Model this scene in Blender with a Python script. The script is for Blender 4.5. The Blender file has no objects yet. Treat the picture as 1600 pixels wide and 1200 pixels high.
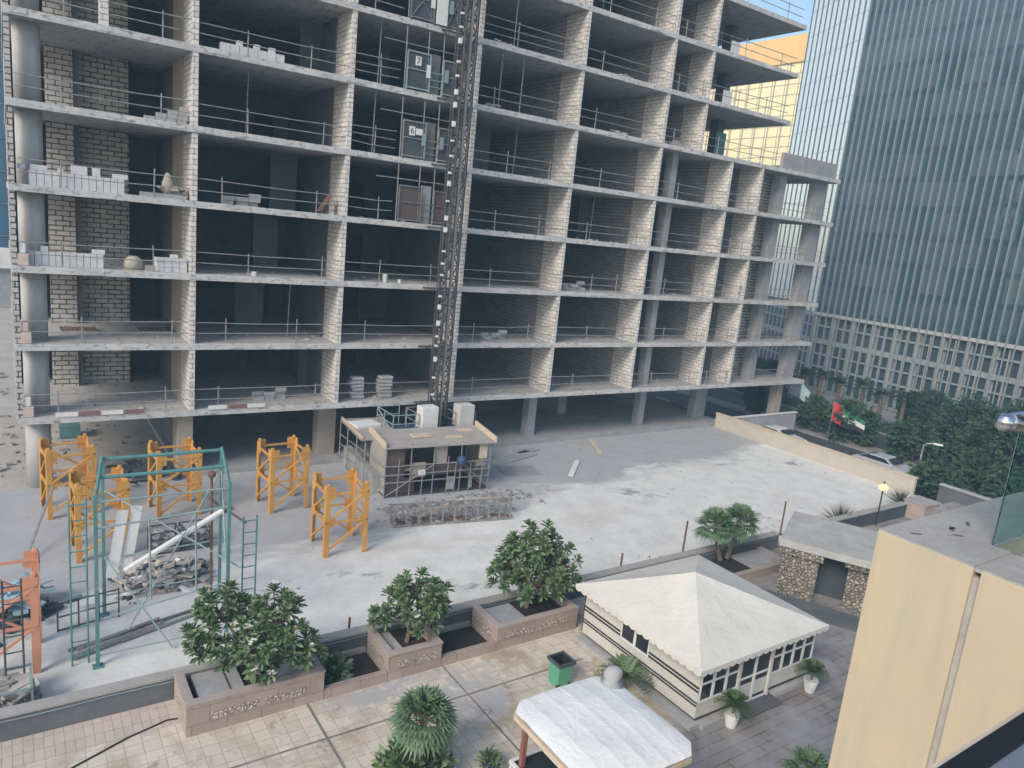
import bpy, math, random
from mathutils import Vector, Matrix
R_=math.radians
sc=bpy.context.scene
COL=sc.collection

# ------------------------------------------------------------------ camera
cam_d=bpy.data.cameras.new('camera'); cam=bpy.data.objects.new('camera',cam_d); COL.objects.link(cam)
rt=Vector((0.82696892,-0.55361346,0.09815566)); up=Vector((0.03289751,0.22192168,0.97450937)); fw=Vector((0.56128438,0.80265989,-0.20173484))
M=Matrix(((rt.x,up.x,-fw.x,0.0),(rt.y,up.y,-fw.y,-37.8082),(rt.z,up.z,-fw.z,13.9571),(0,0,0,1)))
cam.matrix_world=M
cam_d.sensor_width=36; cam_d.lens=1156.15/1600*36; cam_d.clip_start=0.05; cam_d.clip_end=3000
sc.camera=cam
# ------------------------------------------------------------------ light
SUN=Vector((-0.72,-0.34,0.60)).normalized()
w=bpy.data.worlds.new('World'); sc.world=w; w.use_nodes=True
nt=w.node_tree; bg=nt.nodes['Background']
sky=nt.nodes.new('ShaderNodeTexSky'); sky.sky_type='NISHITA'; sky.sun_disc=False
sky.sun_elevation=math.asin(SUN.z); sky.sun_rotation=math.atan2(SUN.x,SUN.y)
sky.air_density=1.2; sky.dust_density=1.5
nt.links.new(sky.outputs[0],bg.inputs[0]); bg.inputs[1].default_value=0.11
sd=bpy.data.lights.new('sun','SUN'); so=bpy.data.objects.new('sun',sd); COL.objects.link(so)
sd.energy=1.6; sd.angle=R_(24); sd.color=(1.0,0.91,0.80)
so.rotation_euler=(-SUN).to_track_quat('-Z','Y').to_euler(); so.location=(-40,-60,80)
sc.view_settings.view_transform='Standard'; sc.view_settings.look='None'; sc.view_settings.gamma=1; sc.view_settings.exposure=0.85
sc.cycles.max_bounces=8; sc.cycles.volume_bounces=1
HAZE=.0012

# ------------------------------------------------------------------ helpers
def rnd(s): return random.Random(s)
class MB:
    def __init__(s): s.v=[]; s.f=[]
    def quad(s,*p):
        n=len(s.v); s.v+= [tuple(q) for q in p]; s.f.append(tuple(range(n,n+len(p)))); return s
    def box(s,x0,x1,y0,y1,z0,z1):
        n=len(s.v)
        s.v+=[(x0,y0,z0),(x1,y0,z0),(x1,y1,z0),(x0,y1,z0),(x0,y0,z1),(x1,y0,z1),(x1,y1,z1),(x0,y1,z1)]
        s.f+=[tuple(n+i for i in q) for q in ((3,2,1,0),(4,5,6,7),(0,1,5,4),(1,2,6,5),(2,3,7,6),(3,0,4,7))]
        return s
    def obox(s,c,ax,ay,az):
        c=Vector(c);ax=Vector(ax);ay=Vector(ay);az=Vector(az);n=len(s.v)
        for k in (-1,1):
            for i,j in ((-1,-1),(1,-1),(1,1),(-1,1)): s.v.append(tuple(c+ax*i+ay*j+az*k))
        s.f+=[tuple(n+i for i in q) for q in ((3,2,1,0),(4,5,6,7),(0,1,5,4),(1,2,6,5),(2,3,7,6),(3,0,4,7))]
        return s
    def bar(s,p,q,w,h=None,upv=(0,0,1)):
        p=Vector(p);q=Vector(q);d=q-p
        if d.length<1e-6: return s
        h=h or w; u=Vector(upv); t=d.normalized()
        if abs(t.dot(u))>.98: u=Vector((0,1,0))
        sx=t.cross(u).normalized(); sz=sx.cross(t).normalized()
        return s.obox((p+q)/2,d/2,sx*(w/2),sz*(h/2))
    def tube(s,p,q,r,r2=None,n=7):
        p=Vector(p);q=Vector(q);d=q-p
        if d.length<1e-6: return s
        r2=r if r2 is None else r2
        t=d.normalized();u=Vector((0,0,1)) if abs(t.z)<.95 else Vector((0,1,0))
        a=t.cross(u).normalized();b=a.cross(t); k=len(s.v)
        for c,rr in ((p,r),(q,r2)):
            for i in range(n):
                g=2*math.pi*i/n; s.v.append(tuple(c+(a*math.cos(g)+b*math.sin(g))*rr))
        for i in range(n): s.f.append((k+i,k+(i+1)%n,k+n+(i+1)%n,k+n+i))
        s.f.append(tuple(k+i for i in range(n))[::-1]); s.f.append(tuple(k+n+i for i in range(n)))
        return s
    def path(s,pts,r,n=7,r2=None):
        r2=r if r2 is None else r2; m=len(pts)-1
        for i in range(m):
            s.tube(pts[i],pts[i+1],r+(r2-r)*i/m,r+(r2-r)*(i+1)/m,n)
        return s
    def lathe(s,c,prof,n=14):
        k=len(s.v)
        for r,z in prof:
            for i in range(n):
                g=2*math.pi*i/n; s.v.append((c[0]+r*math.cos(g),c[1]+r*math.sin(g),c[2]+z))
        for j in range(len(prof)-1):
            for i in range(n): s.f.append((k+j*n+i,k+j*n+(i+1)%n,k+(j+1)*n+(i+1)%n,k+(j+1)*n+i))
        s.f.append(tuple(k+i for i in range(n))[::-1]); s.f.append(tuple(k+(len(prof)-1)*n+i for i in range(n)))
        return s
    def prism(s,pts,z0,z1):
        n=len(pts);k=len(s.v)
        s.v+=[(p[0],p[1],z0) for p in pts]+[(p[0],p[1],z1) for p in pts]
        s.f.append(tuple(k+i for i in range(n))[::-1]); s.f.append(tuple(k+n+i for i in range(n)))
        for i in range(n): s.f.append((k+i,k+(i+1)%n,k+n+(i+1)%n,k+n+i))
        return s
    def build(s,name,mat,parent=None,local=False,smooth=False,label=None,bevel=0):
        off=Vector((0,0,0))
        if parent is not None and not local:
            off=parent['_o'] if '_o' in parent else parent.location
            off=Vector(off)
        me=bpy.data.meshes.new(name)
        me.from_pydata([tuple(Vector(p)-off) for p in s.v],[],s.f)
        uv=me.uv_layers.new(name='UVMap')
        for p in me.polygons:
            nx,ny,nz=[abs(a) for a in p.normal]
            for li in p.loop_indices:
                c=s.v[me.loops[li].vertex_index]
                if nx>=ny and nx>=nz: uv.data[li].uv=(c[1],c[2])
                elif ny>=nz: uv.data[li].uv=(c[0],c[2])
                else: uv.data[li].uv=(c[0],c[1])
            if smooth: p.use_smooth=True
        me.materials.append(mat)
        o=bpy.data.objects.new(name,me); COL.objects.link(o)
        if parent is not None: o.parent=parent
        if label: o['label']=label
        if bevel:
            b=o.modifiers.new('bevel','BEVEL'); b.width=bevel; b.segments=2; b.limit_method='ANGLE'
        return o
def tag(o,label,cat,group=None):
    o['label']=label; o['category']=cat
    if group: o['group']=group
    return o
def thing(name,label,cat,loc=(0,0,0),rz=0,group=None):
    o=bpy.data.objects.new(name,None); COL.objects.link(o); o.empty_display_size=.2
    o.location=loc; o.rotation_euler=(0,0,rz)
    return tag(o,label,cat,group)
def single(mb,name,mat,label,cat,group=None,**k):
    """a thing that is one mesh, its origin at its own base"""
    xs=[p[0] for p in mb.v];ys=[p[1] for p in mb.v];zs=[p[2] for p in mb.v]
    c=Vector(((min(xs)+max(xs))/2,(min(ys)+max(ys))/2,min(zs)))
    o=mb.build(name,mat,None,**k)
    o.data.transform(Matrix.Translation(-c)); o.location=c
    return tag(o,label,cat,group)
def struct(mb,name,mat,**k):
    o=mb.build(name,mat,None,**k); o['kind']='structure'; return o
def copy_tree(o,parent=None):
    c=o.copy(); COL.objects.link(c)
    if parent is not None: c.parent=parent
    for ch in [x for x in o.children]: copy_tree(ch,c)
    return c

# ------------------------------------------------------------------ materials
def newmat(name):
    m=bpy.data.materials.new(name); m.use_nodes=True
    n=m.node_tree.nodes; return m,m.node_tree,n['Principled BSDF']
def N(t,kind,**k):
    n=t.nodes.new(kind)
    for a,b in k.items(): setattr(n,a,b)
    return n
def c4(c): return (c[0],c[1],c[2],1)
def mix(t,fac,a,b,blend='MIX'):
    m=N(t,'ShaderNodeMix',data_type='RGBA',blend_type=blend)
    for s,v in ((m.inputs[0],fac),(m.inputs[6],a),(m.inputs[7],b)):
        if isinstance(v,(int,float)): s.default_value=v
        elif isinstance(v,(tuple,list)): s.default_value=c4(v)
        else: t.links.new(v,s)
    return m.outputs[2]
def noise(t,scale,detail=5,rough=.6,vec=None,dist=0):
    n=N(t,'ShaderNodeTexNoise'); n.inputs['Scale'].default_value=scale; n.inputs['Detail'].default_value=detail
    n.inputs['Roughness'].default_value=rough; n.inputs['Distortion'].default_value=dist
    if vec is not None: t.links.new(vec,n.inputs['Vector'])
    return n.outputs['Fac']
def ramp(t,src,a,b):
    r=N(t,'ShaderNodeMapRange'); r.inputs[1].default_value=a; r.inputs[2].default_value=b
    t.links.new(src,r.inputs[0]); return r.outputs[0]
def obj_coord(t): return N(t,'ShaderNodeTexCoord').outputs['Object']
def pos(t): return N(t,'ShaderNodeNewGeometry').outputs['Position']
def bump(t,b,h,strength=.3,dist=.02):
    n=N(t,'ShaderNodeBump'); n.inputs['Strength'].default_value=strength; n.inputs['Distance'].default_value=dist
    t.links.new(h,n.inputs['Height']); t.links.new(n.outputs[0],b.inputs['Normal'])
def glassy(name,c,rough=.06,ior=1.7):
    m,t,b=newmat(name); b.inputs['Base Color'].default_value=c4(c); b.inputs['Roughness'].default_value=rough; b.inputs['IOR'].default_value=ior
    return m
def mat_noise(name,c1,c2,scale=2,rough=.85,bs=.25,metal=0,fine=True,spec=.3,lo=.3,hi=.7,stretch=None):
    m,t,b=newmat(name); v=pos(t)
    if stretch:
        mp=N(t,'ShaderNodeMapping'); mp.inputs['Scale'].default_value=stretch; t.links.new(v,mp.inputs[0]); v=mp.outputs[0]
    n1=noise(t,scale,6,.62,v); col=mix(t,ramp(t,n1,lo,hi),c1,c2)
    if fine:
        n2=noise(t,scale*9,4,.6,v); col=mix(t,ramp(t,n2,.35,.75),col,mix(t,.35,col,tuple(x*.45 for x in c1)))
        bump(t,b,n2,bs,.01)
    t.links.new(col,b.inputs['Base Color']); b.inputs['Roughness'].default_value=rough; b.inputs['Metallic'].default_value=metal
    b.inputs['Specular IOR Level'].default_value=spec
    return m
def mat_brick(name,c1,c2,mortar,bw,bh,ms,offset=.5,bs=.6,nz=.35,wob=.012,rough=.9):
    m,t,b=newmat(name)
    uv=N(t,'ShaderNodeUVMap').outputs[0]
    oi=N(t,'ShaderNodeObjectInfo'); sc_=N(t,'ShaderNodeMath',operation='MULTIPLY'); t.links.new(oi.outputs['Random'],sc_.inputs[0]); sc_.inputs[1].default_value=37.3
    cb=N(t,'ShaderNodeCombineXYZ'); t.links.new(sc_.outputs[0],cb.inputs[0])
    ad=N(t,'ShaderNodeVectorMath',operation='ADD'); t.links.new(uv,ad.inputs[0]); t.links.new(cb.outputs[0],ad.inputs[1]); uv=ad.outputs[0]
    w1=N(t,'ShaderNodeTexNoise'); w1.inputs['Scale'].default_value=2.3; t.links.new(uv,w1.inputs['Vector'])
    sub=N(t,'ShaderNodeVectorMath',operation='MULTIPLY_ADD'); t.links.new(w1.outputs['Color'],sub.inputs[0])
    sub.inputs[1].default_value=(wob,wob,0); t.links.new(uv,sub.inputs[2])
    v=pos(t); n1=noise(t,1.1,6,.65,v); n2=noise(t,14,4,.6,v); n3=noise(t,2.2,4,.6,v)
    br=N(t,'ShaderNodeTexBrick'); br.offset=offset; t.links.new(sub.outputs[0],br.inputs['Vector'])
    br.inputs['Scale'].default_value=1; br.inputs['Brick Width'].default_value=bw; br.inputs['Row Height'].default_value=bh
    ml=N(t,'ShaderNodeMapRange'); ml.inputs[1].default_value=.35; ml.inputs[2].default_value=.7; ml.inputs[3].default_value=ms*.35; ml.inputs[4].default_value=ms*1.4; t.links.new(n3,ml.inputs[0]); t.links.new(ml.outputs[0],br.inputs['Mortar Size'])
    br.inputs['Mortar Smooth'].default_value=.3; br.inputs['Bias'].default_value=0
    br.inputs['Color1'].default_value=c4(c1); br.inputs['Color2'].default_value=c4(c2); br.inputs['Mortar'].default_value=c4(mortar)
    col=mix(t,ramp(t,n1,.38,.75),br.outputs['Color'],mix(t,nz,br.outputs['Color'],tuple(x*.45 for x in c2)))
    col=mix(t,ramp(t,n3,.56,.70),col,mix(t,.45,col,tuple(min(1,x*1.05) for x in c1)))
    col=mix(t,ramp(t,n2,.55,.85),col,mix(t,.3,col,(.1,.09,.08)))
    t.links.new(col,b.inputs['Base Color']); b.inputs['Roughness'].default_value=rough; b.inputs['Specular IOR Level'].default_value=.25
    inv=N(t,'ShaderNodeMath',operation='SUBTRACT'); inv.inputs[0].default_value=1; t.links.new(br.outputs['Fac'],inv.inputs[1])
    bump(t,b,inv.outputs[0],bs,.02)
    return m
def mat_paint(name,c1,c2,rust=.68):
    m,t,b=newmat(name); v=pos(t)
    n1=noise(t,1.4,5,.6,v); n2=noise(t,6,6,.7,v); n3=noise(t,18,4,.6,v)
    c=mix(t,ramp(t,n1,.3,.7),c1,c2); c=mix(t,ramp(t,n2,.58,.72),c,mix(t,.55,c,(.46,.43,.39)))
    c=mix(t,ramp(t,n2,.36,.30),c,(.15,.085,.055)); c=mix(t,ramp(t,n3,.62,.75),c,mix(t,.5,c,(.10,.06,.04)))
    t.links.new(c,b.inputs['Base Color']); b.inputs['Roughness'].default_value=.6; b.inputs['Specular IOR Level'].default_value=.35
    bump(t,b,n3,.15,.01); return m
def mat_leaf(name,c1,c2,scale=2.5,ro=.38,sp=.6):
    m,t,b=newmat(name); v=pos(t)
    n1=noise(t,scale,3,.6,v); n2=noise(t,scale*7,2,.5,v)
    col=mix(t,ramp(t,n1,.35,.65),c1,c2); col=mix(t,ramp(t,n2,.4,.7),col,mix(t,.45,col,tuple(x*1.9 for x in c2)))
    t.links.new(col,b.inputs['Base Color']); b.inputs['Roughness'].default_value=ro; b.inputs['Specular IOR Level'].default_value=sp
    return m
def mat_plain(name,c,rough=.5,metal=0,spec=.5):
    return mat_noise(name,c,tuple(x*.8 for x in c),3,rough,.08,metal,True,spec)

CONC=mat_noise('concrete',(.39,.39,.39),(.28,.28,.285),1.3)
CONC_L=mat_noise('concrete_light',(.47,.465,.46),(.34,.335,.335),1.1)
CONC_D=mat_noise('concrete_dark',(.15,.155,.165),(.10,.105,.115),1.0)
def slab_mat():
    m,t,b=newmat('slab_concrete'); v=pos(t)
    n1=noise(t,.9,7,.68,v); n2=noise(t,5,6,.7,v); mp=N(t,'ShaderNodeMapping'); mp.inputs['Scale'].default_value=(2.2,1,6); t.links.new(v,mp.inputs[0]); n3=noise(t,1.2,5,.6,mp.outputs[0])
    c=mix(t,ramp(t,n1,.35,.68),(.60,.585,.565),(.42,.415,.41)); c=mix(t,ramp(t,n3,.54,.64),c,(.25,.245,.24)); c=mix(t,ramp(t,n2,.57,.75),c,(.70,.685,.66)); c=mix(t,ramp(t,n2,.30,.42),(.24,.235,.23),c)
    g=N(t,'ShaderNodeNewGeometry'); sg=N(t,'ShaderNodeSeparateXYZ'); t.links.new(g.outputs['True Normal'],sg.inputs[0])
    c=mix(t,ramp(t,sg.outputs[2],.4,.6),c,mix(t,.6,c,(.36,.335,.31))); c=mix(t,ramp(t,sg.outputs[2],-.4,-.6),c,mix(t,.55,c,(.22,.225,.23)))  # tops and undersides painted darker than edges, for shade inside the open floors
    t.links.new(c,b.inputs['Base Color']); b.inputs['Roughness'].default_value=.92; b.inputs['Specular IOR Level'].default_value=.2; bump(t,b,n2,.5,.03); return m
SLAB=slab_mat()
COLM=mat_noise('column_concrete',(.50,.49,.47),(.40,.39,.38),.8,stretch=(1,1,.25))
TANC=mat_noise('tan_concrete',(.44,.38,.31),(.35,.305,.25),1.0)
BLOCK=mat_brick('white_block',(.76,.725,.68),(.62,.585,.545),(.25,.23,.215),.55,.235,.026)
BLOCKI=mat_brick('shaded_inner_block',(.40,.385,.37),(.31,.30,.29),(.13,.125,.12),.55,.235,.026)  # darker copy of the white block: shade deep in the bays painted in
BLOCKG=mat_brick('grey_block',(.56,.53,.49),(.46,.43,.40),(.08,.07,.065),.62,.245,.04)
BLOCKS=mat_noise('loose_block',(.74,.74,.74),(.60,.60,.60),3)
STEEL=mat_noise('galvanised_tube',(.42,.41,.40),(.22,.20,.19),4,.5,.1,.3)
DSTEEL=mat_noise('dark_steel',(.06,.06,.065),(.12,.12,.12),3,.55,.1,.3)
MSTEEL=mat_noise('mid_steel',(.27,.28,.29),(.18,.18,.18),3,.5,.1,.4)
YELL=mat_paint('yellow_paint',(.64,.34,.08),(.52,.26,.07))
ORNG=mat_paint('orange_paint',(.62,.30,.19),(.52,.24,.15))
GREEN=mat_paint('green_paint',(.11,.27,.265),(.08,.20,.20))
GREENL=mat_noise('pale_green_paint',(.30,.40,.40),(.21,.30,.30),2.0,.5,.1,0,True,.5)
WHITEP=mat_noise('white_paint',(.80,.80,.78),(.68,.68,.66),1.5,.5,.1)
MAROON=mat_plain('maroon_paint',(.27,.15,.15),.6)
BLUEP=mat_noise('blue_paint',(.055,.10,.20),(.04,.07,.13),1.4,.5)
WOOD=mat_noise('weathered_plywood',(.45,.42,.38),(.31,.285,.26),1.4,stretch=(1,6,1))
BROWNP=mat_noise('brown_ply',(.135,.10,.095),(.09,.07,.066),1.2)
TIMBER=mat_noise('pale_timber',(.66,.56,.43),(.52,.42,.31),2)
RUSTY=mat_noise('rusty_brown',(.22,.13,.09),(.13,.08,.06),4)
CREAM=mat_noise('cream_render',(.70,.575,.415),(.60,.515,.39),1.1,.85,.12,stretch=(1,1,.35))
COPING=mat_noise('grey_coping',(.43,.41,.385),(.33,.315,.295),2.2,.7,.1)
DARKG=mat_noise('dark_grey_paint',(.085,.10,.115),(.06,.07,.08),.6,.7,.1)
SOIL=mat_noise('dark_soil',(.05,.042,.036),(.025,.022,.02),6)
PINK=mat_brick('pink_granite',(.43,.345,.295),(.37,.295,.255),(.20,.16,.14),.9,.5,.012,.5,.3,.3)
PEBBLE=None
BARK=mat_noise('bark',(.23,.18,.14),(.14,.11,.085),6)
LEAF=mat_leaf('frangipani_leaf',(.065,.115,.055),(.12,.185,.085),2.5,.42,.5)
LEAF2=mat_leaf('palm_leaf',(.075,.14,.07),(.12,.19,.10),2.5,.55,.3)
LEAF3=mat_leaf('street_tree_leaf',(.022,.05,.030),(.045,.08,.045),.8,.8,.1)
LEAF4=mat_leaf('dry_leaf',(.10,.105,.07),(.16,.15,.10))
FLOWER=mat_plain('white_flower',(.82,.82,.74),.6)
def canvas_mat(name,c1,c2):
    m,t,b=newmat(name); v=pos(t)
    n1=noise(t,.55,5,.6,v,.6); n2=noise(t,2.2,5,.6,v,.8); n3=noise(t,6,5,.65,v)
    c=mix(t,ramp(t,n1,.35,.65),c1,c2); c=mix(t,ramp(t,n3,.60,.75),c,mix(t,.3,c,(.42,.40,.36)))
    t.links.new(c,b.inputs['Base Color']); b.inputs['Roughness'].default_value=.8; b.inputs['Specular IOR Level'].default_value=.2
    bump(t,b,n2,.55,.07); return m
TENT=canvas_mat('tent_canvas',(.70,.665,.585),(.60,.575,.52))
TENTW=mat_noise('tent_wall_canvas',(.62,.595,.53),(.52,.50,.455),.9,.8,.1)
BLACK=mat_plain('black_trim',(.035,.035,.04),.6)
CANVAS=canvas_mat('white_canvas',(.80,.80,.775),(.71,.715,.70))
def cream_mat():
    m,t,b=newmat('cream_render_stained'); v=pos(t)
    mp=N(t,'ShaderNodeMapping'); mp.inputs['Scale'].default_value=(5,5,.45); t.links.new(v,mp.inputs[0])
    n1=noise(t,1.3,6,.65,mp.outputs[0]); n2=noise(t,1.6,6,.62,v,.5); n3=noise(t,55,5,.7,v); n4=noise(t,9,6,.7,v)
    c=mix(t,ramp(t,n2,.3,.7),(.50,.405,.275),(.455,.38,.275)); c=mix(t,ramp(t,n1,.47,.66),c,(.42,.36,.26)); c=mix(t,ramp(t,n4,.62,.74),c,(.49,.425,.335)); c=mix(t,ramp(t,n3,.60,.78),c,mix(t,.4,c,(.30,.26,.2)))
    t.links.new(c,b.inputs['Base Color']); b.inputs['Roughness'].default_value=.9; bump(t,b,n3,.25,.006); return m
CREAMW=cream_mat()
BING=mat_plain('green_plastic',(.12,.42,.25),.45)
GREYC=mat_noise('grey_cloth',(.42,.43,.43),(.32,.33,.33),3)
CHROME=mat_plain('chrome',(.72,.72,.72),.18,1.0)
CARW=mat_plain('white_car_paint',(.72,.73,.74),.25)
CARS=mat_plain('silver_car_paint',(.50,.52,.55),.25)
CARD=mat_plain('dark_car_paint',(.06,.07,.09),.25)
RUBBER=mat_plain('rubber',(.02,.02,.02),.8)
REDF=mat_plain('red_cloth',(.62,.05,.07),.8)
WHITEF=mat_plain('white_cloth',(.78,.78,.74),.8)
GREENF=mat_plain('green_cloth',(.05,.26,.13),.8)
BLACKF=mat_plain('black_cloth',(.03,.03,.03),.8)
PALEGF=mat_plain('pale_green_cloth',(.55,.74,.70),.8)
ORNP=mat_plain('faded_orange_barrier',(.66,.52,.46),.7)
ASPHALT=mat_noise('asphalt',(.075,.08,.085),(.05,.055,.06),.6,.85)
PAVE=mat_noise('pavement_concrete',(.30,.29,.28),(.23,.22,.21),.8)
PANE=glassy('dark_window_glass',(.02,.028,.035),.08,1.5)
def ground_mat():
    m,t,b=newmat('dusty_concrete_yard'); v=pos(t)
    sx=N(t,'ShaderNodeSeparateXYZ'); t.links.new(v,sx.inputs[0])
    # dusty white half nearest the boundary wall, grey cement half nearest the building
    l=N(t,'ShaderNodeMath',operation='MULTIPLY_ADD'); t.links.new(sx.outputs[0],l.inputs[0]); l.inputs[1].default_value=-.14; t.links.new(sx.outputs[1],l.inputs[2])
    mp=N(t,'ShaderNodeMapping'); mp.inputs['Scale'].default_value=(.45,1,1); t.links.new(v,mp.inputs[0])
    n0=noise(t,.42,8,.66,mp.outputs[0],.4)
    a=N(t,'ShaderNodeMath',operation='MULTIPLY_ADD'); t.links.new(n0,a.inputs[0]); a.inputs[1].default_value=9; t.links.new(l.outputs[0],a.inputs[2])
    fac=ramp(t,a.outputs[0],-7.4,-6.0)
    n1=noise(t,.9,7,.65,v); n2=noise(t,7,5,.6,v); n3=noise(t,.22,4,.6,mp.outputs[0],.6)
    white=mix(t,ramp(t,n1,.35,.7),(.71,.70,.66),(.57,.56,.535))
    white=mix(t,ramp(t,n0,.60,.66),white,(.33,.325,.32))
    white=mix(t,ramp(t,n3,.58,.70),white,(.58,.55,.51))
    grey=mix(t,ramp(t,n1,.3,.7),(.35,.35,.355),(.42,.42,.42))
    col=mix(t,fac,white,grey)
    col=mix(t,ramp(t,n2,.55,.8),col,mix(t,.3,col,(.2,.2,.2)))
    t.links.new(col,b.inputs['Base Color']); b.inputs['Roughness'].default_value=.92; b.inputs['Specular IOR Level'].default_value=.2
    bump(t,b,n2,.3,.02); return m
YARD=ground_mat()
SAND=mat_noise('sandy_ground',(.52,.47,.41),(.38,.34,.30),.5)
FLOORC=mat_noise('dusty_floor',(.42,.38,.33),(.33,.30,.27),.7)
def terrace_mat():
    m,t,b=newmat('beige_tile_paving'); v=pos(t)
    uv=N(t,'ShaderNodeUVMap').outputs[0]
    def br(bw,bh,ms,c1,c2,mo,off=0):
        r=N(t,'ShaderNodeTexBrick'); r.offset=off; t.links.new(uv,r.inputs['Vector'])
        r.inputs['Scale'].default_value=1; r.inputs['Brick Width'].default_value=bw; r.inputs['Row Height'].default_value=bh
        r.inputs['Mortar Size'].default_value=ms; r.inputs['Mortar Smooth'].default_value=.2
        r.inputs['Color1'].default_value=c4(c1); r.inputs['Color2'].default_value=c4(c2); r.inputs['Mortar'].default_value=c4(mo); return r
    b1=br(.42,.42,.012,(.62,.55,.45),(.53,.47,.385),(.38,.325,.26))
    b2=br(1.4,.35,.02,(.25,.22,.20),(.20,.175,.16),(.10,.09,.085),.5)
    sx=N(t,'ShaderNodeSeparateXYZ'); t.links.new(v,sx.inputs[0])
    n1=noise(t,.55,7,.66,v,.5); n2=noise(t,1.6,6,.65,v,.4); n3=noise(t,.33,5,.6,v,.8)
    c=mix(t,ramp(t,n1,.49,.64),b1.outputs[0],(.40,.31,.225))
    c=mix(t,ramp(t,n3,.54,.66),c,(.40,.39,.385))
    c=mix(t,ramp(t,n2,.58,.74),c,(.22,.16,.115))
    n4=noise(t,2.6,5,.6,v); c=mix(t,ramp(t,n4,.55,.7),c,(.66,.60,.52))
    a=N(t,'ShaderNodeMath',operation='MULTIPLY_ADD'); t.links.new(sx.outputs[1],a.inputs[0]); a.inputs[1].default_value=-.8; t.links.new(sx.outputs[0],a.inputs[2])
    f=ramp(t,a.outputs[0],35.6,36.6)
    g=mix(t,ramp(t,n1,.4,.65),b2.outputs[0],(.33,.32,.32))
    c=mix(t,f,c,g)
    t.links.new(c,b.inputs['Base Color']); b.inputs['Roughness'].default_value=.8; b.inputs['Specular IOR Level'].default_value=.3
    bump(t,b,n2,.2,.01); return m
TERR=terrace_mat()
def pebble_mat(name,sc_,c1,c2,gap):
    m,t,b=newmat(name); v=pos(t)
    vo=N(t,'ShaderNodeTexVoronoi',feature='DISTANCE_TO_EDGE'); vo.inputs['Scale'].default_value=sc_; t.links.new(v,vo.inputs[0])
    v2=N(t,'ShaderNodeTexVoronoi'); v2.inputs['Scale'].default_value=sc_; t.links.new(v,v2.inputs[0])
    s=N(t,'ShaderNodeSeparateXYZ'); t.links.new(v2.outputs['Color'],s.inputs[0])
    c=mix(t,s.outputs[0],c1,c2); c=mix(t,ramp(t,vo.outputs[0],.02,.12),gap,c)
    t.links.new(c,b.inputs['Base Color']); b.inputs['Roughness'].default_value=.8; bump(t,b,ramp(t,vo.outputs[0],0,.2),.8,.05); return m
PEBBLE=pebble_mat('pebble_mosaic',9,(.55,.50,.44),(.42,.36,.31),(.25,.18,.15))
STONE=pebble_mat('rubble_stone',6.5,(.40,.36,.29),(.20,.175,.14),(.085,.075,.06))
def curtain_mat():
    m,t,b=newmat('teal_curtain_glass'); v=pos(t)
    s=N(t,'ShaderNodeSeparateXYZ'); t.links.new(v,s.inputs[0])
    # spandrel band each storey
    d=N(t,'ShaderNodeMath',operation='MULTIPLY'); t.links.new(s.outputs[2],d.inputs[0]); d.inputs[1].default_value=1/2.95
    fr=N(t,'ShaderNodeMath',operation='FRACT'); t.links.new(d.outputs[0],fr.inputs[0])
    band=ramp(t,fr.outputs[0],.78,.80)
    fl=N(t,'ShaderNodeMath',operation='FLOOR'); t.links.new(d.outputs[0],fl.inputs[0])
    yy=N(t,'ShaderNodeMath',operation='MULTIPLY'); t.links.new(s.outputs[1],yy.inputs[0]); yy.inputs[1].default_value=1/2.7
    fy=N(t,'ShaderNodeMath',operation='FLOOR'); t.links.new(yy.outputs[0],fy.inputs[0])
    cb=N(t,'ShaderNodeCombineXYZ'); t.links.new(fy.outputs[0],cb.inputs[0]); t.links.new(fl.outputs[0],cb.inputs[1])
    wn=N(t,'ShaderNodeTexWhiteNoise',noise_dimensions='3D'); t.links.new(cb.outputs[0],wn.inputs['Vector'])
    c=mix(t,ramp(t,wn.outputs['Value'],.35,1.0),(.042,.080,.095),(.100,.150,.165))
    n1=noise(t,.09,3,.5,v); c=mix(t,ramp(t,n1,.35,.65),c,mix(t,.5,c,(.035,.070,.092)))
    c=mix(t,band,c,mix(t,.55,c,(.030,.060,.075)))
    t.links.new(c,b.inputs['Base Color']); b.inputs['Roughness'].default_value=.04; b.inputs['IOR'].default_value=1.75
    n2=noise(t,.35,2,.5,v); bump(t,b,n2,.35,.06); return m
CURT=curtain_mat()
PALEG=mat_noise('pale_reflective_cladding',(.97,.98,.93),(.94,.96,.92),.15,.12,.02,.45,False,.8)
FIN=mat_plain('pale_mullion',(.27,.34,.36),.4)
DFIN=mat_plain('dark_mullion',(.17,.20,.20),.5)
PODM=mat_noise('podium_stone',(.34,.36,.365),(.27,.29,.295),.5)
PWIN=glassy('podium_window_glass',(.05,.075,.085),.15,1.6)
GOLD=mat_brick('sunlit_cream_panel',(.98,.86,.50),(.95,.80,.44),(.40,.33,.19),3.6,2.3,.17,.0,.1,.1,.05,.5)  # cream tower: golden low sunlight is painted into the panel colours
GOLDT=mat_noise('sunlit_cream_render',(.95,.60,.22),(.90,.55,.20),.1,.7,.05)  # same golden sunlight painted into the parapet colour
LEFTG=glassy('blue_facade_glass',(.05,.12,.19),.1,1.6)
# hut/terrace
# ------------------------------------------------------------------ ground
Y0=.2
struct(MB().box(-900,900,-900,900,-1.5,-1.02),'ground',mat_noise('city_ground',(.24,.22,.20),(.18,.17,.16),.1))
struct(MB().box(-60,47.0,-17.6,70,-1.0,Y0),'yard',YARD)
struct(MB().box(-20,48.6,-60,-17.6,-1.0,Y0-.004),'terrace',TERR)
struct(MB().quad((-60,2.5,Y0+.006),(6.95,.6,Y0+.006),(6.95,70,Y0+.006),(-60,70,Y0+.006)),'sandy_ground',SAND)
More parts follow.
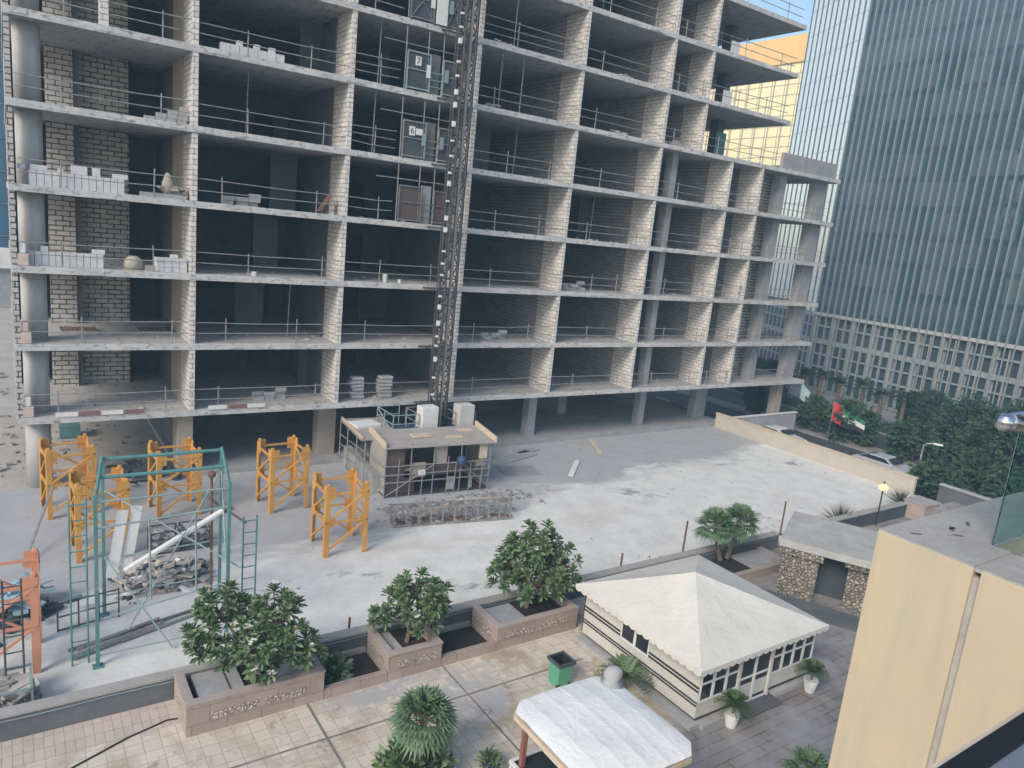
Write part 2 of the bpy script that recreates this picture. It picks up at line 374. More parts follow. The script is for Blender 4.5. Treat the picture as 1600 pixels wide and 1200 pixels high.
# road, median and pavements along the far street (parallel to the yard's right wall)
struct(MB().box(48.7,50.2,-120,160,-1.02,-.88),'pavement',PAVE)
struct(MB().quad((50.2,-120,-1.0),(58.2,-120,-1.0),(58.2,160,-1.0),(50.2,160,-1.0)),'road',ASPHALT)
struct(MB().box(58.2,60.4,-120,160,-1.02,-.86),'median',PAVE)
struct(MB().quad((60.4,-120,-1.0),(66.4,-120,-1.0),(66.4,160,-1.0),(60.4,160,-1.0)),'road',ASPHALT)
mk=MB()
for i in range(-30,40): mk.quad((54.1,i*4,-.996),(54.22,i*4,-.996),(54.22,i*4+2,-.996),(54.1,i*4+2,-.996))
struct(mk,'road_marking',WHITEP)
struct(MB().box(66.4,77.5,-120,160,-1.02,-.87),'pavement',PAVE)
# drainage channels in the terrace paving
ch=MB()
ch.box(-20,15.6,-21.27,-21.20,Y0-.003,Y0+.002); ch.box(6.70,6.77,-60,-19.6,Y0-.003,Y0+.006); ch.box(11.1,11.15,-24.5,-19.6,Y0-.003,Y0+.006)
struct(ch,'drain_channel',mat_noise('channel_grey',(.30,.28,.25),(.15,.13,.11),1.2))

struct(MB().quad((-20,-18.95,Y0),(3.48,-18.95,Y0),(3.48,-17.84,Y0),(-20,-17.84,Y0)),'paving_strip',mat_brick('pinkish_paver',(.60,.50,.43),(.52,.43,.37),(.34,.28,.24),.22,.44,.012,.0,.2,.3,.004))
# ------------------------------------------------------------------ unfinished building
ZB={1:3.468,2:6.799,3:10.178,4:13.56,5:16.928,6:20.401,7:23.855,8:27.23,9:30.62,10:34.0,11:37.4,12:40.8}
TH=.30
XS=dict(A=7.52,B=14.92,C=22.22,D=29.56,E=36.9,F=44.14,G=47.62,U=40.64)
bld=thing('unfinished_building','unfinished concrete tower block with open floors and white block cross walls','building',(0,0,.2))
rb=rnd(5)
def P(mb,name,mat,**k): return mb.build(name,mat,bld,**k)
ORD=['ground','first','second','third','fourth','fifth','sixth','seventh','eighth','ninth','tenth','eleventh','twelfth']
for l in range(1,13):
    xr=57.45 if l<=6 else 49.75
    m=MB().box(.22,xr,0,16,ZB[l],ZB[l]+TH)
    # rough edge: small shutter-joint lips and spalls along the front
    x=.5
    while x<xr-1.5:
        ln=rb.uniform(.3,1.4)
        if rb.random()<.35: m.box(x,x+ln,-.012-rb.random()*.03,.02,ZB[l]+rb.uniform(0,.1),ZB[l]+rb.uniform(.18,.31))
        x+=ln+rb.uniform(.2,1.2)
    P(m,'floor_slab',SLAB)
P(MB().box(7.0,48.2,.25,16,.2,.42),'floor_slab',CONC)
def zr(l): return (ZB[l]+TH,ZB[l+1])
for l in range(1,12):
    z0,z1=zr(l)
    names='ABCDEFG' if l<6 else 'ABCDEU'
    for n in names:
        X=XS[n]; dx=rb.uniform(-.02,.02)
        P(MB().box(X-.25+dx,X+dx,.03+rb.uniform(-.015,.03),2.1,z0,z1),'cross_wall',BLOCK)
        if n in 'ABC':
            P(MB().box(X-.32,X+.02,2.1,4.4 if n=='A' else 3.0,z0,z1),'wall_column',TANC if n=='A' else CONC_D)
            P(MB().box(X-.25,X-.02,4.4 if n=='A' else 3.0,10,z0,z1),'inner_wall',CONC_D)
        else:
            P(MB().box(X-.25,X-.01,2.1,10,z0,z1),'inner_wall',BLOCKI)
    if l>=6: P(MB().box(3.62,3.95,.03,.6,z0,z1),'cross_wall',BLOCK)
    # rear walls with door openings
    xe=49.0 if l<6 else 42.5
    m=MB()
    x=7.7
    while x<xe-3:
        m.box(x,min(x+4.9,xe),9.8,10,z0,z1); m.box(x+4.9,min(x+6.1,xe),9.8,10,z0+2.2,z1); x+=6.1
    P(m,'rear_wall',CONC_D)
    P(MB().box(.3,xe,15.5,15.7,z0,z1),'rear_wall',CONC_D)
    # left bay
    P(MB().lathe((1.02,1.25,z0),[(.5,0),(.5,z1-z0)],28),'round_column',COLM,smooth=True)
    P(MB().box(1.85,3.0,6.0,6.2,z0,z1),'inner_wall',BLOCKG)
    P(MB().box(3.25,5.5,6.7,6.9,z0,z1),'inner_wall',BLOCKG)
    P(MB().box(.25,.44,.06,.55,z0,z1),'end_pier',BLOCKG); P(MB().box(.27,.47,6.9,15.5,z0,z1),'end_wall',BLOCKG)
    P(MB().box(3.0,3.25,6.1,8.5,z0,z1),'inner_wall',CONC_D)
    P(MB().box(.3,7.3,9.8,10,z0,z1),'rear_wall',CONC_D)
    # props and reveals inside the dark bays
    for k in range(3):
        xx=rb.uniform(9,44 if l<6 else 38); yy=rb.uniform(4.5,7.5)
        P(MB().box(xx,xx+rb.uniform(.5,1.8),yy,yy+.25,z0,z1),'inner_pier',CONC_D)
    if l<6:
        P(MB().box(38.85,39.4,.95,1.6,z0,z1),'square_column',CONC)
        P(MB().box(50.9,51.7,.95,1.7,z0,z1),'square_column',CONC)
        P(MB().box(55.35,56.75,.75,1.45,z0,z1),'square_column',CONC)
        P(MB().box(54.9,55.6,9,9.8,z0,z1),'square_column',CONC)
        P(MB().box(47.62,53.1,2.3,2.5,z0,z1),'inner_wall',BLOCKG)
    else:
        P(MB().box(45.6,46.3,3.4,4.2,z0,z1),'square_column',CONC_D)
        P(MB().box(41.2,43.6,5.6,5.8,z0,z1),'inner_wall',CONC)
        P(MB().box(48.4,49.2,9,9.8,z0,z1),'square_column',CONC)
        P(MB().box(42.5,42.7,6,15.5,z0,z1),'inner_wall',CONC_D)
P(MB().box(49.6,56.7,.02,.27,ZB[6]+TH,ZB[6]+TH+1.15),'upstand_beam',CONC)
P(MB().box(56.4,56.68,.27,10,ZB[6]+TH,ZB[6]+TH+1.15),'upstand_beam',CONC)
# ground-floor columns and walls
z0,z1=.2,ZB[1]
P(MB().lathe((1.02,1.25,.18),[(.52,0),(.5,z1-.18)],28),'round_column',COLM,smooth=True)
P(MB().box(6.85,7.55,.5,1.9,.2,z1),'square_column',TANC)
P(MB().box(14.35,15.35,1.3,2.2,.42,z1),'square_column',TANC)
P(MB().box(21.6,22.3,1.4,2.2,.42,z1),'square_column',CONC)
P(MB().box(29.0,29.65,1.4,2.1,.42,z1),'square_column',CONC)
P(MB().box(39.6,40.2,1.7,2.3,.42,z1),'square_column',CONC)
P(MB().box(46.6,47.9,2.4,3.1,.42,z1),'square_column',CONC)
P(MB().box(54.9,55.7,.75,1.5,-1.0,z1),'square_column',TANC)
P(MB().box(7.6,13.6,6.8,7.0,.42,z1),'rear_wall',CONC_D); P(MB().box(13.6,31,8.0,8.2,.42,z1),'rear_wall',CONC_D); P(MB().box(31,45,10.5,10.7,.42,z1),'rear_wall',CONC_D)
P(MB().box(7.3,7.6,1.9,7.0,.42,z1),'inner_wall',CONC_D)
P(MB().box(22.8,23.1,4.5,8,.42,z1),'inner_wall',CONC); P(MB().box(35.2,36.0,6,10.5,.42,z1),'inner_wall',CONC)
# ------------------------------------------------------------------ guardrails: one per bay and floor
BAYN={0:'leftmost bay',1:'second bay from the left',2:'bay left of the hoist mast',3:'bay just right of the hoist mast',4:'second bay right of the hoist mast',5:'third bay right of the hoist mast',6:'narrow bay near the right end',7:'open end bay on the right'}
def guardrail(x0,x1,z,y,l,b,rails=2):
    t=thing('guardrail','tube guardrail on the %s slab, %s'%(ORD[l],BAYN[b]),'guardrail',((x0+x1)/2,y,z),0,'tube guardrails along the open floors')
    n=2 if x1-x0>3 else 1
    xs=[x0+(x1-x0)*(i+.5+rb.uniform(-.22,.22))/n for i in range(n)]
    hs=(.52,1.02) if rails==2 else (.45,.85,1.25)
    for h in hs:
        k=rb.uniform(-.04,.04); xm=x0+(x1-x0)*rb.uniform(.35,.65)
        MB().path([(x0+.05,y,z+h+k),(xm,y-.02,z+h-rb.uniform(0,.05)),(x1-.28,y,z+h-k)],.024,6).build('rail',STEEL,t)
    for x in xs: MB().tube((x,y+.03,z),(x+rb.uniform(-.03,.03),y+.03,z+hs[-1]+rb.uniform(.05,.25)),.03,None,6).build('post',STEEL,t)
for l in range(1,11):
    z=ZB[l]+TH
    edges=[.5,XS['A'],XS['B'],XS['C'],XS['D'],XS['E']]+([XS['F'],XS['G'],56.6] if l<6 else [XS['U'],49.6])
    for b in range(len(edges)-1):
        if l>=6 and b==5: bn=5
        elif l>=6 and b==6: bn=7
        else: bn=b
        x0,x1=edges[b],edges[b+1]
        if b==2 and l>=4: x1=17.7
        if l==6 and bn==7: x1=49.5
        guardrail(x0,x1,z,.12,l,bn,3 if (b==2 and l>=5) or (b==3 and l in(7,8)) else 2)

# ------------------------------------------------------------------ hoist mast
hm=thing('hoist_mast','dark lattice hoist mast standing against the unfinished building','hoist mast',(20.45,-1.3,.2))
mx,my,hw=20.45,-1.35,.33
for sx in (-1,1):
    for sy in (-1,1): MB().tube((mx+sx*hw,my+sy*hw,.4),(mx+sx*hw,my+sy*hw,41),.07,None,8).build('mast_leg',DSTEEL,hm)
lat=MB(); z=.5; i=0
while z<41:
    for (ax,ay,bx,by) in ((-1,-1,1,-1),(1,-1,1,1),(1,1,-1,1),(-1,1,-1,-1)):
        a=(mx+ax*hw,my+ay*hw);c=(mx+bx*hw,my+by*hw)
        lat.bar((a[0],a[1],z),(c[0],c[1],z),.055)
        d=(a,c) if i%2 else (c,a)
        lat.bar((d[0][0],d[0][1],z),(d[1][0],d[1][1],z+.75),.05)
    z+=.75;i+=1
lat.build('lattice',DSTEEL,hm)
MB().box(mx-.05,mx+.05,my-hw-.1,my-hw-.03,.5,41).build('rack',MSTEEL,hm)
MB().tube((mx-hw-.42,my-.15,.4),(mx-hw-.42,my-.15,41),.035).build('guide_cable',DSTEEL,hm)
MB().tube((mx+hw+.30,my+.1,.4),(mx+hw+.30,my+.1,41),.05).build('guide_pipe',DSTEEL,hm)
for l in range(1,12):
    m=MB(); zz=ZB[l]+.15
    m.bar((mx-hw,my+hw,zz),(mx-hw-.5,0.1,zz),.07); m.bar((mx+hw,my+hw,zz),(mx+hw+.5,0.1,zz),.07); m.bar((mx-hw,my+hw,zz),(mx+hw+.5,.1,zz),.05); m.bar((mx-.9,-.12,zz),(mx+.9,-.12,zz),.08)
    m.build('wall_tie',DSTEEL,hm)
for k in range(46):
    zz=4.6+k*.8+rb.uniform(-.22,.22); h=rb.choice([.09,.11,.26,.10])
    MB().box(mx-hw-.34,mx-hw-.19,my-.40,my-.24,zz,zz+h).build('cable_guide',WHITEP,hm)
rb2=rnd(9)
# ------------------------------------------------------------------ hoist landing gates with floor numbers
def text_mesh(s,size,name):
    cu=bpy.data.curves.new(name,'FONT'); cu.body=s; cu.size=size; cu.extrude=.004; cu.align_x='CENTER'; cu.align_y='CENTER'
    o=bpy.data.objects.new(name,cu); COL.objects.link(o)
    me=bpy.data.meshes.new_from_object(o.evaluated_get(bpy.context.evaluated_depsgraph_get()))
    COL.objects.unlink(o); bpy.data.objects.remove(o); return me
def text(s,size,c,parent,mat):
    me=text_mesh(s,size,'sign_number'); me.materials.append(mat)
    o=bpy.data.objects.new('sign_number',me); COL.objects.link(o); o.parent=parent
    o.location=Vector(c)-Vector(parent.location); o.rotation_euler=(R_(90),0,0); return o
def landing(l,mat,lab,sign=None,extra=False,xb=False):
    z=ZB[l]+TH; yy=-.02
    g=thing('landing_gate',lab,'gate',(18.8,yy,z),0,'hoist landing gates')
    for (x0,x1,h) in ((17.72,19.12,1.95),(19.85,20.7,1.85)):
        m=MB(); r=.07
        m.box(x0,x0+r,yy-.03,yy+.03,z,z+h); m.box(x1-r,x1,yy-.03,yy+.03,z,z+h); m.box(x0+r,x1-r,yy-.03,yy+.03,z+h-r,z+h); m.box(x0+r,x1-r,yy-.03,yy+.03,z+.08,z+.08+r); m.box(x0+r,x1-r,yy-.03,yy+.03,z+h*.53,z+h*.53+.05)
        if xb: m.bar((x0,yy,z),(x1,yy,z+h),.05); m.bar((x1,yy,z),(x0,yy,z+h),.05)
        m.build('gate_frame',mat,g)
        MB().box(x0+r,x1-r,yy+.035,yy+.045,z+.1,z+h-.05).build('mesh_infill',BROWNP if l<5 else DARKG,g)
    m=MB()
    for h in (.35,.7,1.05): m.tube((19.14,yy,z+h),(19.83,yy,z+h),.028)
    m.build('slide_bar',mat,g)
    MB().box(19.16,19.8,yy+.25,yy+.27,z+.02,z+2.05).build('hanging_sheet',MSTEEL if l!=4 else GREYC,g)
    for xx in (17.66,18.95,19.85):
        MB().tube((xx,yy+.06,z),(xx,yy+.06,z+3.05),.03).build('prop',STEEL,g)
    MB().tube((16.4,yy+.06,z+2.25),(20.9,yy+.06,z+2.25),.028).build('top_rail',STEEL,g)
    if sign:
        sx,sz=sign[1],z+sign[2]
        s=MB().box(sx-.17,sx+.17,yy-.06,yy-.045,sz-.23,sz+.23).build('number_sign',WHITEP,g)
        o=text(sign[0],.44,(sx,yy-.066,sz),g,BLACK)
        if extra: MB().box(sx+.22,sx+.62,yy-.06,yy-.045,sz-.16,sz+.16).build('notice_plate',WHITEP,g)
    if l>=5:
        MB().box(18.85,19.1,yy-.06,yy-.045,z+.75,z+1.4).build('notice_plate',GREENL if l==5 else WHITEP,g)
        MB().box(19.95,20.2,yy-.06,yy-.045,z+.7,z+1.35).build('notice_plate',GREENL,g)
    return g
landing(4,MSTEEL,'grey landing gate without a number, lowest beside the hoist mast')
landing(5,STEEL,'landing gate with a white sign reading 6','6' and ('6',18.25,1.42),True)
landing(6,GREENL,'pale green landing gate with a white sign reading 7',('7',18.35,1.48))
g7=landing(7,MSTEEL,'grey landing gate with crossed braces at the top of the picture',None,False,True)
MB().box(19.2,19.85,-.1,-.06,ZB[7]+TH+.05,ZB[7]+TH+1.9).build('white_panel',WHITEP,g7)

# ------------------------------------------------------------------ hoist cages at the mast base
def cage(x0,lab):
    c=thing('hoist_cage',lab,'hoist cage',(x0+.6,-2.4,.42),0,'hoist cages at the foot of the mast')
    y0,y1=-2.6,-.9
    m=MB(); H=2.45
    for xx in (x0,x0+1.2):
        for yy in (y0,y1): m.box(xx-.05,xx+.05,yy-.05,yy+.05,.42,H)
    for zz in (.45,H): 
        m.bar((x0,y0,zz),(x0+1.2,y0,zz),.1); m.bar((x0,y1,zz),(x0+1.2,y1,zz),.1); m.bar((x0,y0,zz),(x0,y1,zz),.1); m.bar((x0+1.2,y0,zz),(x0+1.2,y1,zz),.1)
    m.build('cage_frame',BLUEP,c)
    MB().box(x0-.02,x0+1.22,y0+.02,y1,.5,H-.05).build('cage_panel',MSTEEL,c)
    MB().box(x0-.1,x0+1.3,y0-.1,y1,H+.02,H+.14).build('cage_roof',BLUEP,c)
    m=MB()
    for xx in (x0-.05,x0+1.25):
        for yy in (y0,y1): m.tube((xx,yy,H+.14),(xx,yy,H+1.1),.025)
        for h in (.6,1.1): m.tube((xx,y0,H+h),(xx,y1,H+h),.025)
    for h in (.6,1.1): m.tube((x0,y1,H+h),(x0+1.25,y1,H+h),.025)
    m.build('roof_rail',STEEL,c)
    return c
c1=cage(18.7,'hoist cage with a white control cabinet, left of the mast foot')
MB().box(18.75,19.75,-2.75,-2.0,2.72,3.98).build('control_cabinet',WHITEP,c1,bevel=.03)
c2=cage(21.0,'hoist cage with a grey-white control cabinet, right of the mast foot')
MB().box(21.1,22.1,-2.75,-2.0,2.72,3.98).build('control_cabinet',mat_noise('grey_white',(.62,.60,.56),(.5,.49,.47),1.5),c2,bevel=.03)
tag(single(MB().box(18.3,22.6,-3.3,-.6,Y0,.42),'concrete_pad',CONC,'',''),'concrete base slab under the two hoist cages','concrete base')
e=thing('loading_ramp','blue railed loading ramp beside the left hoist cage','ramp',(17.7,-2,.42))
MB().box(17.1,18.55,-2.5,-.3,2.3,2.5).build('deck',BLUEP,e)
m=MB()
for xx in (17.15,18.5):
    for yy in (-2.45,-1.3,-.35): m.tube((xx,yy,.42),(xx,yy,3.6),.03)
for yy in (-2.45,-.35):
    for h in (3.05,3.55): m.tube((17.15,yy,h),(18.5,yy,h),.028)
for h in (3.05,3.55): m.tube((17.15,-2.45,h),(17.15,-.35,h),.028)
m.bar((17.15,-2.45,2.5),(17.15,-.35,3.5),.05)
m.build('ramp_railing',GREENL,e)

# ------------------------------------------------------------------ two-storey site shack in front of the hoist
sh=thing('site_shack','two-storey plywood site shack with scaffold rails in front of the hoist','shack',(18.4,-4.5,.2),R_(-5))
def L(mb,n,m,**k): return mb.build(n,m,sh,local=True,**k)
# local frame: x along the front, y into the yard's depth, origin at the middle of the base
L(MB().box(-2.9,2.9,-1.35,1.5,0.02,.12),'base_frame',DSTEEL)
L(MB().obox((0,-.35,2.78),(3.05,0,0),(0,1.25,.10),(0,0,.045)),'plywood_roof',WOOD)
L(MB().obox((-2.35,2.75,2.45),(1.15,0,0),(0,1.9,0.03),(0,0,.05)),'side_roof',WOOD)
for sx,x in ((0,-3.08),(1,3.08)): L(MB().obox((x,-.35,2.93),(.05,0,0),(0,1.28,.10),(0,0,.16)),'roof_board',TIMBER)
L(MB().obox((-3.45,2.75,2.5),(.05,0,0),(0,1.9,.03),(0,0,.12)),'roof_board',TIMBER)
L(MB().box(-2.85,-1.9,-1.30,-1.24,.15,2.62),'wall_panel',BROWNP)
L(MB().box(-1.05,2.1,-1.30,-1.24,1.02,1.62),'wall_panel',BROWNP)
L(MB().box(-1.9,-1.3,-1.30,-1.24,.15,.95),'wall_panel',BROWNP)
L(MB().box(-1.55,-.75,-1.36,-1.31,.98,1.75),'tan_board',TANC)
L(MB().box(-.30,.42,-1.33,-1.27,1.62,2.6),'tan_board',TANC)
L(MB().box(1.85,2.0,-1.33,-1.27,.15,.8),'tan_board',CONC)
L(MB().box(.55,.95,-1.33,-1.27,.15,.85),'tan_board',CONC_L)
L(MB().box(-2.9,2.8,-1.2,-.9,1.3,1.4),'mid_floor',WOOD)
L(MB().box(-2.85,2.8,1.2,1.3,.1,2.6),'rear_panel',BROWNP)
L(MB().box(2.72,2.8,-.9,1.2,.1,2.6),'end_panel',WOOD)
L(MB().box(-2.88,-2.80,-1.2,1.2,.1,2.6),'end_panel',WOOD)
L(MB().box(2.3,2.76,-1.34,-1.28,1.75,2.6),'cream_sheet',TIMBER)
for x in (-2.95,-1.6,-.35,1.2,2.9): L(MB().tube((x,-1.42,0),(x,-1.42,2.8 if x>-2.9 else 2.95),.035),'scaffold_post',STEEL)
for z in (.82,1.22,1.68): L(MB().tube((-3.0,-1.47,z),(2.95,-1.47,z),.032),'scaffold_rail',STEEL)
for y in (.2,1.6,3.2,4.6): L(MB().tube((-3.5,y,0),(-3.5,y,2.5),.035),'scaffold_post',STEEL)
for z in (.55,1.1,1.65): L(MB().tube((-3.5,4.7,z),(-2.98,-1.45,z),.032),'scaffold_rail',STEEL)
L(MB().box(-3.3,-2.9,-.6,4.5,.02,1.0),'side_panel',CONC)
L(MB().box(-1.2,-.2,-.6,.1,2.84,2.90).box(.6,1.5,-.9,-.5,2.80,2.86).box(1.7,2.5,.1,.5,2.86,2.92),'roof_boards',TIMBER)['kind']='stuff'
for x in (-2.3,-1.0,.4,.85,1.7,2.4): L(MB().tube((x,-1.52,.0),(x+.04,-1.52,1.9+.5*math.sin(x*7)),.028),'scaffold_post',STEEL)
L(MB().tube((-2.9,-1.52,.15),(-.4,-1.52,1.65),.026),'scaffold_brace',STEEL); L(MB().tube((1.2,-1.52,1.65),(2.9,-1.52,.2),.026),'scaffold_brace',STEEL)
single(MB().obox((16.1,-1.0,2.72),(.75,.1,0),(-.08,.55,.0),(0,0,.14)),'metal_sheet',WHITEP,'white bent metal sheet lying on the left roof of the site shack','metal sheet',bevel=.05)
single(MB().obox((17.2,-6.05,1.52),(.16,0,0),(0,.08,0),(0,0,.12)),'paint_bucket',WHITEP,'white bucket hung on the front rail of the site shack','bucket')
single(MB().lathe((19.4,-6.2,1.7),[(.12,0),(.22,.12),(.25,.35),(.2,.5),(.1,.55)],12),'blue_drum',BLUEP,'blue drum on the middle deck of the site shack','drum')
# ------------------------------------------------------------------ lying lattice mast sections
rk=thing('lattice_truss','grey lattice truss section lying on the ground before the site shack','truss',(17.2,-9.35,.2),R_(-10.5))
m=MB(); Lh=2.9; hh=.86; ww=.62
for y in (-ww/2,ww/2):
    for z in (.06,hh): m.bar((-Lh,y,z),(Lh,y,z),.075)
m.build('chord',STEEL,rk,local=True)
m=MB()
for i in range(11):
    x=-Lh+i*Lh*2/10
    for y in (-ww/2,ww/2): m.bar((x,y,.06),(x,y,hh),.06)
    for z in (.06,hh): m.bar((x,-ww/2,z),(x,ww/2,z),.05)
    if i<10:
        m.bar((x,-ww/2,hh if i%2 else .06),(x+Lh/5,ww/2,hh if i%2 else .06),.04)
        m.bar((x,ww/2,.06),(x+Lh/5,ww/2,hh),.04)
m.build('web_bar',STEEL,rk,local=True)
m=MB()
for i in range(26):
    x=rb2.uniform(-2.8,2.8); m.obox((x,rb2.uniform(-.3,.3),.1+rb2.random()*.12),(rb2.uniform(.03,.25),rb2.uniform(-.1,.1),0),(0,.04,0),(0,0,.03))
m.build('loose_scrap',RUSTY,rk,local=True)['kind']='stuff'
t=single(MB().bar((15.9,-8.55,.3),(18.0,-8.9,1.02),.28,.05).bar((18.2,-8.9,.98),(20,-9.3,1.0),.16,.06),'plank',TIMBER,'pale planks resting on the lying lattice truss','plank')

# ------------------------------------------------------------------ crane mast sections
def mast(mat,lab,loc,rz):
    t=thing('mast_section',lab,'crane section',loc,rz,'tower crane mast sections standing in the yard')
    h=2.97;a=.92
    for sx in (-1,1):
        for sy in (-1,1):
            m=MB(); x,y=sx*a,sy*a
            m.box(min(x,x-sx*.2),max(x,x-sx*.2),min(y,y-sy*.035),max(y,y-sy*.035),0.02,h); m.box(min(x,x-sx*.035),max(x,x-sx*.035),min(y-sy*.035,y-sy*.2),max(y-sy*.035,y-sy*.2),.02,h)
            m.build('leg',mat,t,local=True)
            MB().box(x-sx*.1-.07,x-sx*.1+.07,y-sy*.1-.05,y-sy*.1+.05,h,h+.16).build('lug',mat,t,local=True,bevel=.03)
    for sx,sy,ex,ey in ((-1,-1,1,-1),(1,-1,1,1),(1,1,-1,1),(-1,1,-1,-1)):
        A=Vector((sx*a*.97,sy*a*.97,0));B=Vector((ex*a*.97,ey*a*.97,0)); mid=(A+B)/2
        for z in (h-.25,1.5): MB().bar(A+Vector((0,0,z)),B+Vector((0,0,z)),.075).build('horizontal_bar',mat,t,local=True)
        for (p,q) in (((B,h-.25),(A,1.5)),((A,.2),(B,1.5))):
            MB().bar(p[0]+Vector((0,0,p[1])),q[0]+Vector((0,0,q[1])),.075).build('diagonal_brace',mat,t,local=True)
        n=(B-A).normalized()
        for E,s in ((A,1),(B,-1)):
            for z,hz in ((h-.22,.28),(1.5,.2)):
                c=E+n*(s*.2)+Vector((0,0,z)); MB().obox(c,n*.16,Vector((-n.y,n.x,0))*.012,(0,0,hz)).build('gusset_plate',mat,t,local=True)
    return t
M0=mast(YELL,'yellow crane mast section nearest the site shack',(11.28,-10.05,Y0),R_(-2))
for lab,loc,rz in (('yellow crane mast section standing behind the nearest one to the shack',(10.5,-4.75,Y0),R_(4)),
                   ('yellow crane mast section by the round corner column',(1.95,-2.35,Y0),R_(6)),
                   ('yellow crane mast section half behind the left posts of the green frame',(2.72,-7.05,Y0),R_(2)),
                   ('yellow crane mast section behind the right posts of the green frame',(5.95,-3.9,Y0),R_(3))):
    c=copy_tree(M0); c.location=loc; c.rotation_euler=(0,0,rz); c['label']=lab
mast(ORNG,'orange-red crane mast section cut by the left edge of the picture',(-.40,-14.05,Y0),R_(-3))

# ------------------------------------------------------------------ green shoring frame
gf=thing('shoring_frame','tall green steel shoring frame over the rubble heap','scaffold frame',(4,-13.8,Y0))
x0,x1,y0,y1=1.88,5.52,-15.32,-12.3; zt=5.4
for x,y in ((x0,y0),(x1,y0),(x0+.47,y1),(x1+.45,y1)):
    MB().box(x-.05,x+.05,y-.05,y+.05,Y0,zt+.15).build('post',GREEN,gf)
    MB().box(x-.14,x+.14,y-.14,y+.14,Y0,Y0+.03).build('base_plate',GREEN,gf)
for (p,q,r,nm) in (((x0+.47,y1,5.62),(x1+.45,y1,5.62),.06,'beam'),((x0+.25,-13.7,5.5),(x1+.22,-13.7,5.5),.06,'beam'),((x0,y0,5.35),(x1,y0,5.35),.03,'rail'),((x0,y0,5.45),(x0+.47,y1,5.7),.05,'beam'),((x1,y0,5.45),(x1+.45,y1,5.7),.05,'beam'),
                 ((x0,y0,4.55),(x1,y0,4.75),.03,'rail'),((x0,y0,1.7),(x1,y0,2.2),.026,'rail'),((x0+.47,y1,2.2),(x1+.45,y1,2.3),.026,'rail'),((x0+.47,y1,.9),(x1+.4,y1,.95),.026,'rail'),((x0,y0,.55),(x1,y0,.6),.02,'rail'),
                 ((x0+.47,y1,4.6),(x1+.4,y0,2.6),.026,'diagonal_brace'),((x1+.4,y1,4.8),(x0+.8,y0,1.2),.026,'diagonal_brace'),((x0+.47,y1,2.3),(x1-1.6,y0,.3),.026,'diagonal_brace'),((x1,y0,2.0),(x1+.45,y1,4.9),.026,'diagonal_brace')):
    MB().tube(p,q,r,None,8).build(nm,GREENL if r<.05 else GREEN,gf)
for x in (3.3,4.6): MB().tube((x,y0+.3,4.6),(x+.05,y0+.3,1.9),.03).build('hanger',GREENL,gf)
def ladder(p,wd,h,mat,lab,ax=(1,0),rungs=9,lean=(0,0)):
    t=thing('ladder',lab,'ladder',p)
    P0=Vector(p);a=Vector((ax[0],ax[1],0))*wd; tp=Vector((lean[0],lean[1],h))
    for s in (0,1): MB().tube(P0+a*s,P0+a*s+tp,.028).build('stile',mat,t)
    for i in range(rungs):
        q=P0+tp*((i+.6)/rungs); MB().tube(q,q+a,.02).build('rung',mat,t)
ladder((1.25,-15.0,Y0),.42,5.2,GREEN,'thin green ladder standing left of the green frame',rungs=11)
ladder((6.05,-15.0,Y0),.42,4.0,GREEN,'thin green ladder standing right of the green frame',rungs=10)
ladder((-.35,-15.8,Y0),.42,3.4,DSTEEL,'dark ladder frame standing in front of the orange mast section',rungs=7)
for i,(p,q,ww,lab) in enumerate((((2.55,-12.4,1.55),(2.95,-12.1,3.75),.32,'white board leaning upright in the green frame, left of a pair'),((2.98,-12.3,1.65),(3.38,-12.0,3.8),.32,'white board leaning upright in the green frame, right of a pair'))):
    single(MB().bar(p,q,ww,.05,(0,1,0)),'board',WHITEP,lab,'board')
single(MB().bar((2.8,-13.6,2.3),(5.8,-13.3,3.8),.20,.09),'long_board',WHITEP,'long white board slung diagonally across the green frame','board')
single(MB().tube((5.55,-13.0,Y0),(5.5,-13.0,4.9),.045).lathe((5.5,-13,4.9),[(.06,0),(.13,.06),(.13,.18),(.05,.24)],10),'prop_post',RUSTY,'rusty steel prop with a pale cap standing inside the green frame','prop')
# ------------------------------------------------------------------ rubble and site clutter
rr=rnd(21)
m=MB()
nx=26;ny=18
def hgt(u,v): 
    d=((u-.5)/.5)**2+((v-.5)/.5)**2
    return max(0,1-d)**.8
hs=[[0]*(ny+1) for _ in range(nx+1)]
for i in range(nx+1):
    for j in range(ny+1): hs[i][j]=Y0-.02+hgt(i/nx,j/ny)*(.45+rr.uniform(-.12,.25))
for i in range(nx):
    for j in range(ny):
        f=lambda a,b:(2.7+a/nx*3.3,-11.6+b/ny*2.4,hs[a][b])
        m.quad(f(i,j),f(i+1,j),f(i+1,j+1),f(i,j+1))
RUB=mat_noise('rubble_grey',(.40,.38,.355),(.16,.15,.14),5)
dp=thing('rubble_heap','heap of grey rubble and broken timber under the green frame','rubble heap',(4.3,-10.4,Y0))
m.build('heap',RUB,dp)
def clutter(mb,n,fx,seed,s=(.04,.35),flat=False):
    q=rnd(seed)
    for _ in range(n):
        x,y,z=fx(q); a=q.uniform(0,6.3); l=q.uniform(*s); wv=l*q.uniform(.2,.8); tl=q.uniform(-.5,.5) if not flat else q.uniform(-.08,.08)
        mb.obox((x,y,z),(math.cos(a)*l/2,math.sin(a)*l/2,tl*l/2),(-math.sin(a)*wv/2,math.cos(a)*wv/2,0),(0,0,q.uniform(.015,.06)))
    return mb
def stuff(o): o['kind']='stuff'; return o
def onheap(q):
    u,v=q.betavariate(2,2),q.betavariate(2,2); return (2.7+u*3.3,-11.6+v*2.4,Y0+hgt(u,v)*.52+.03)
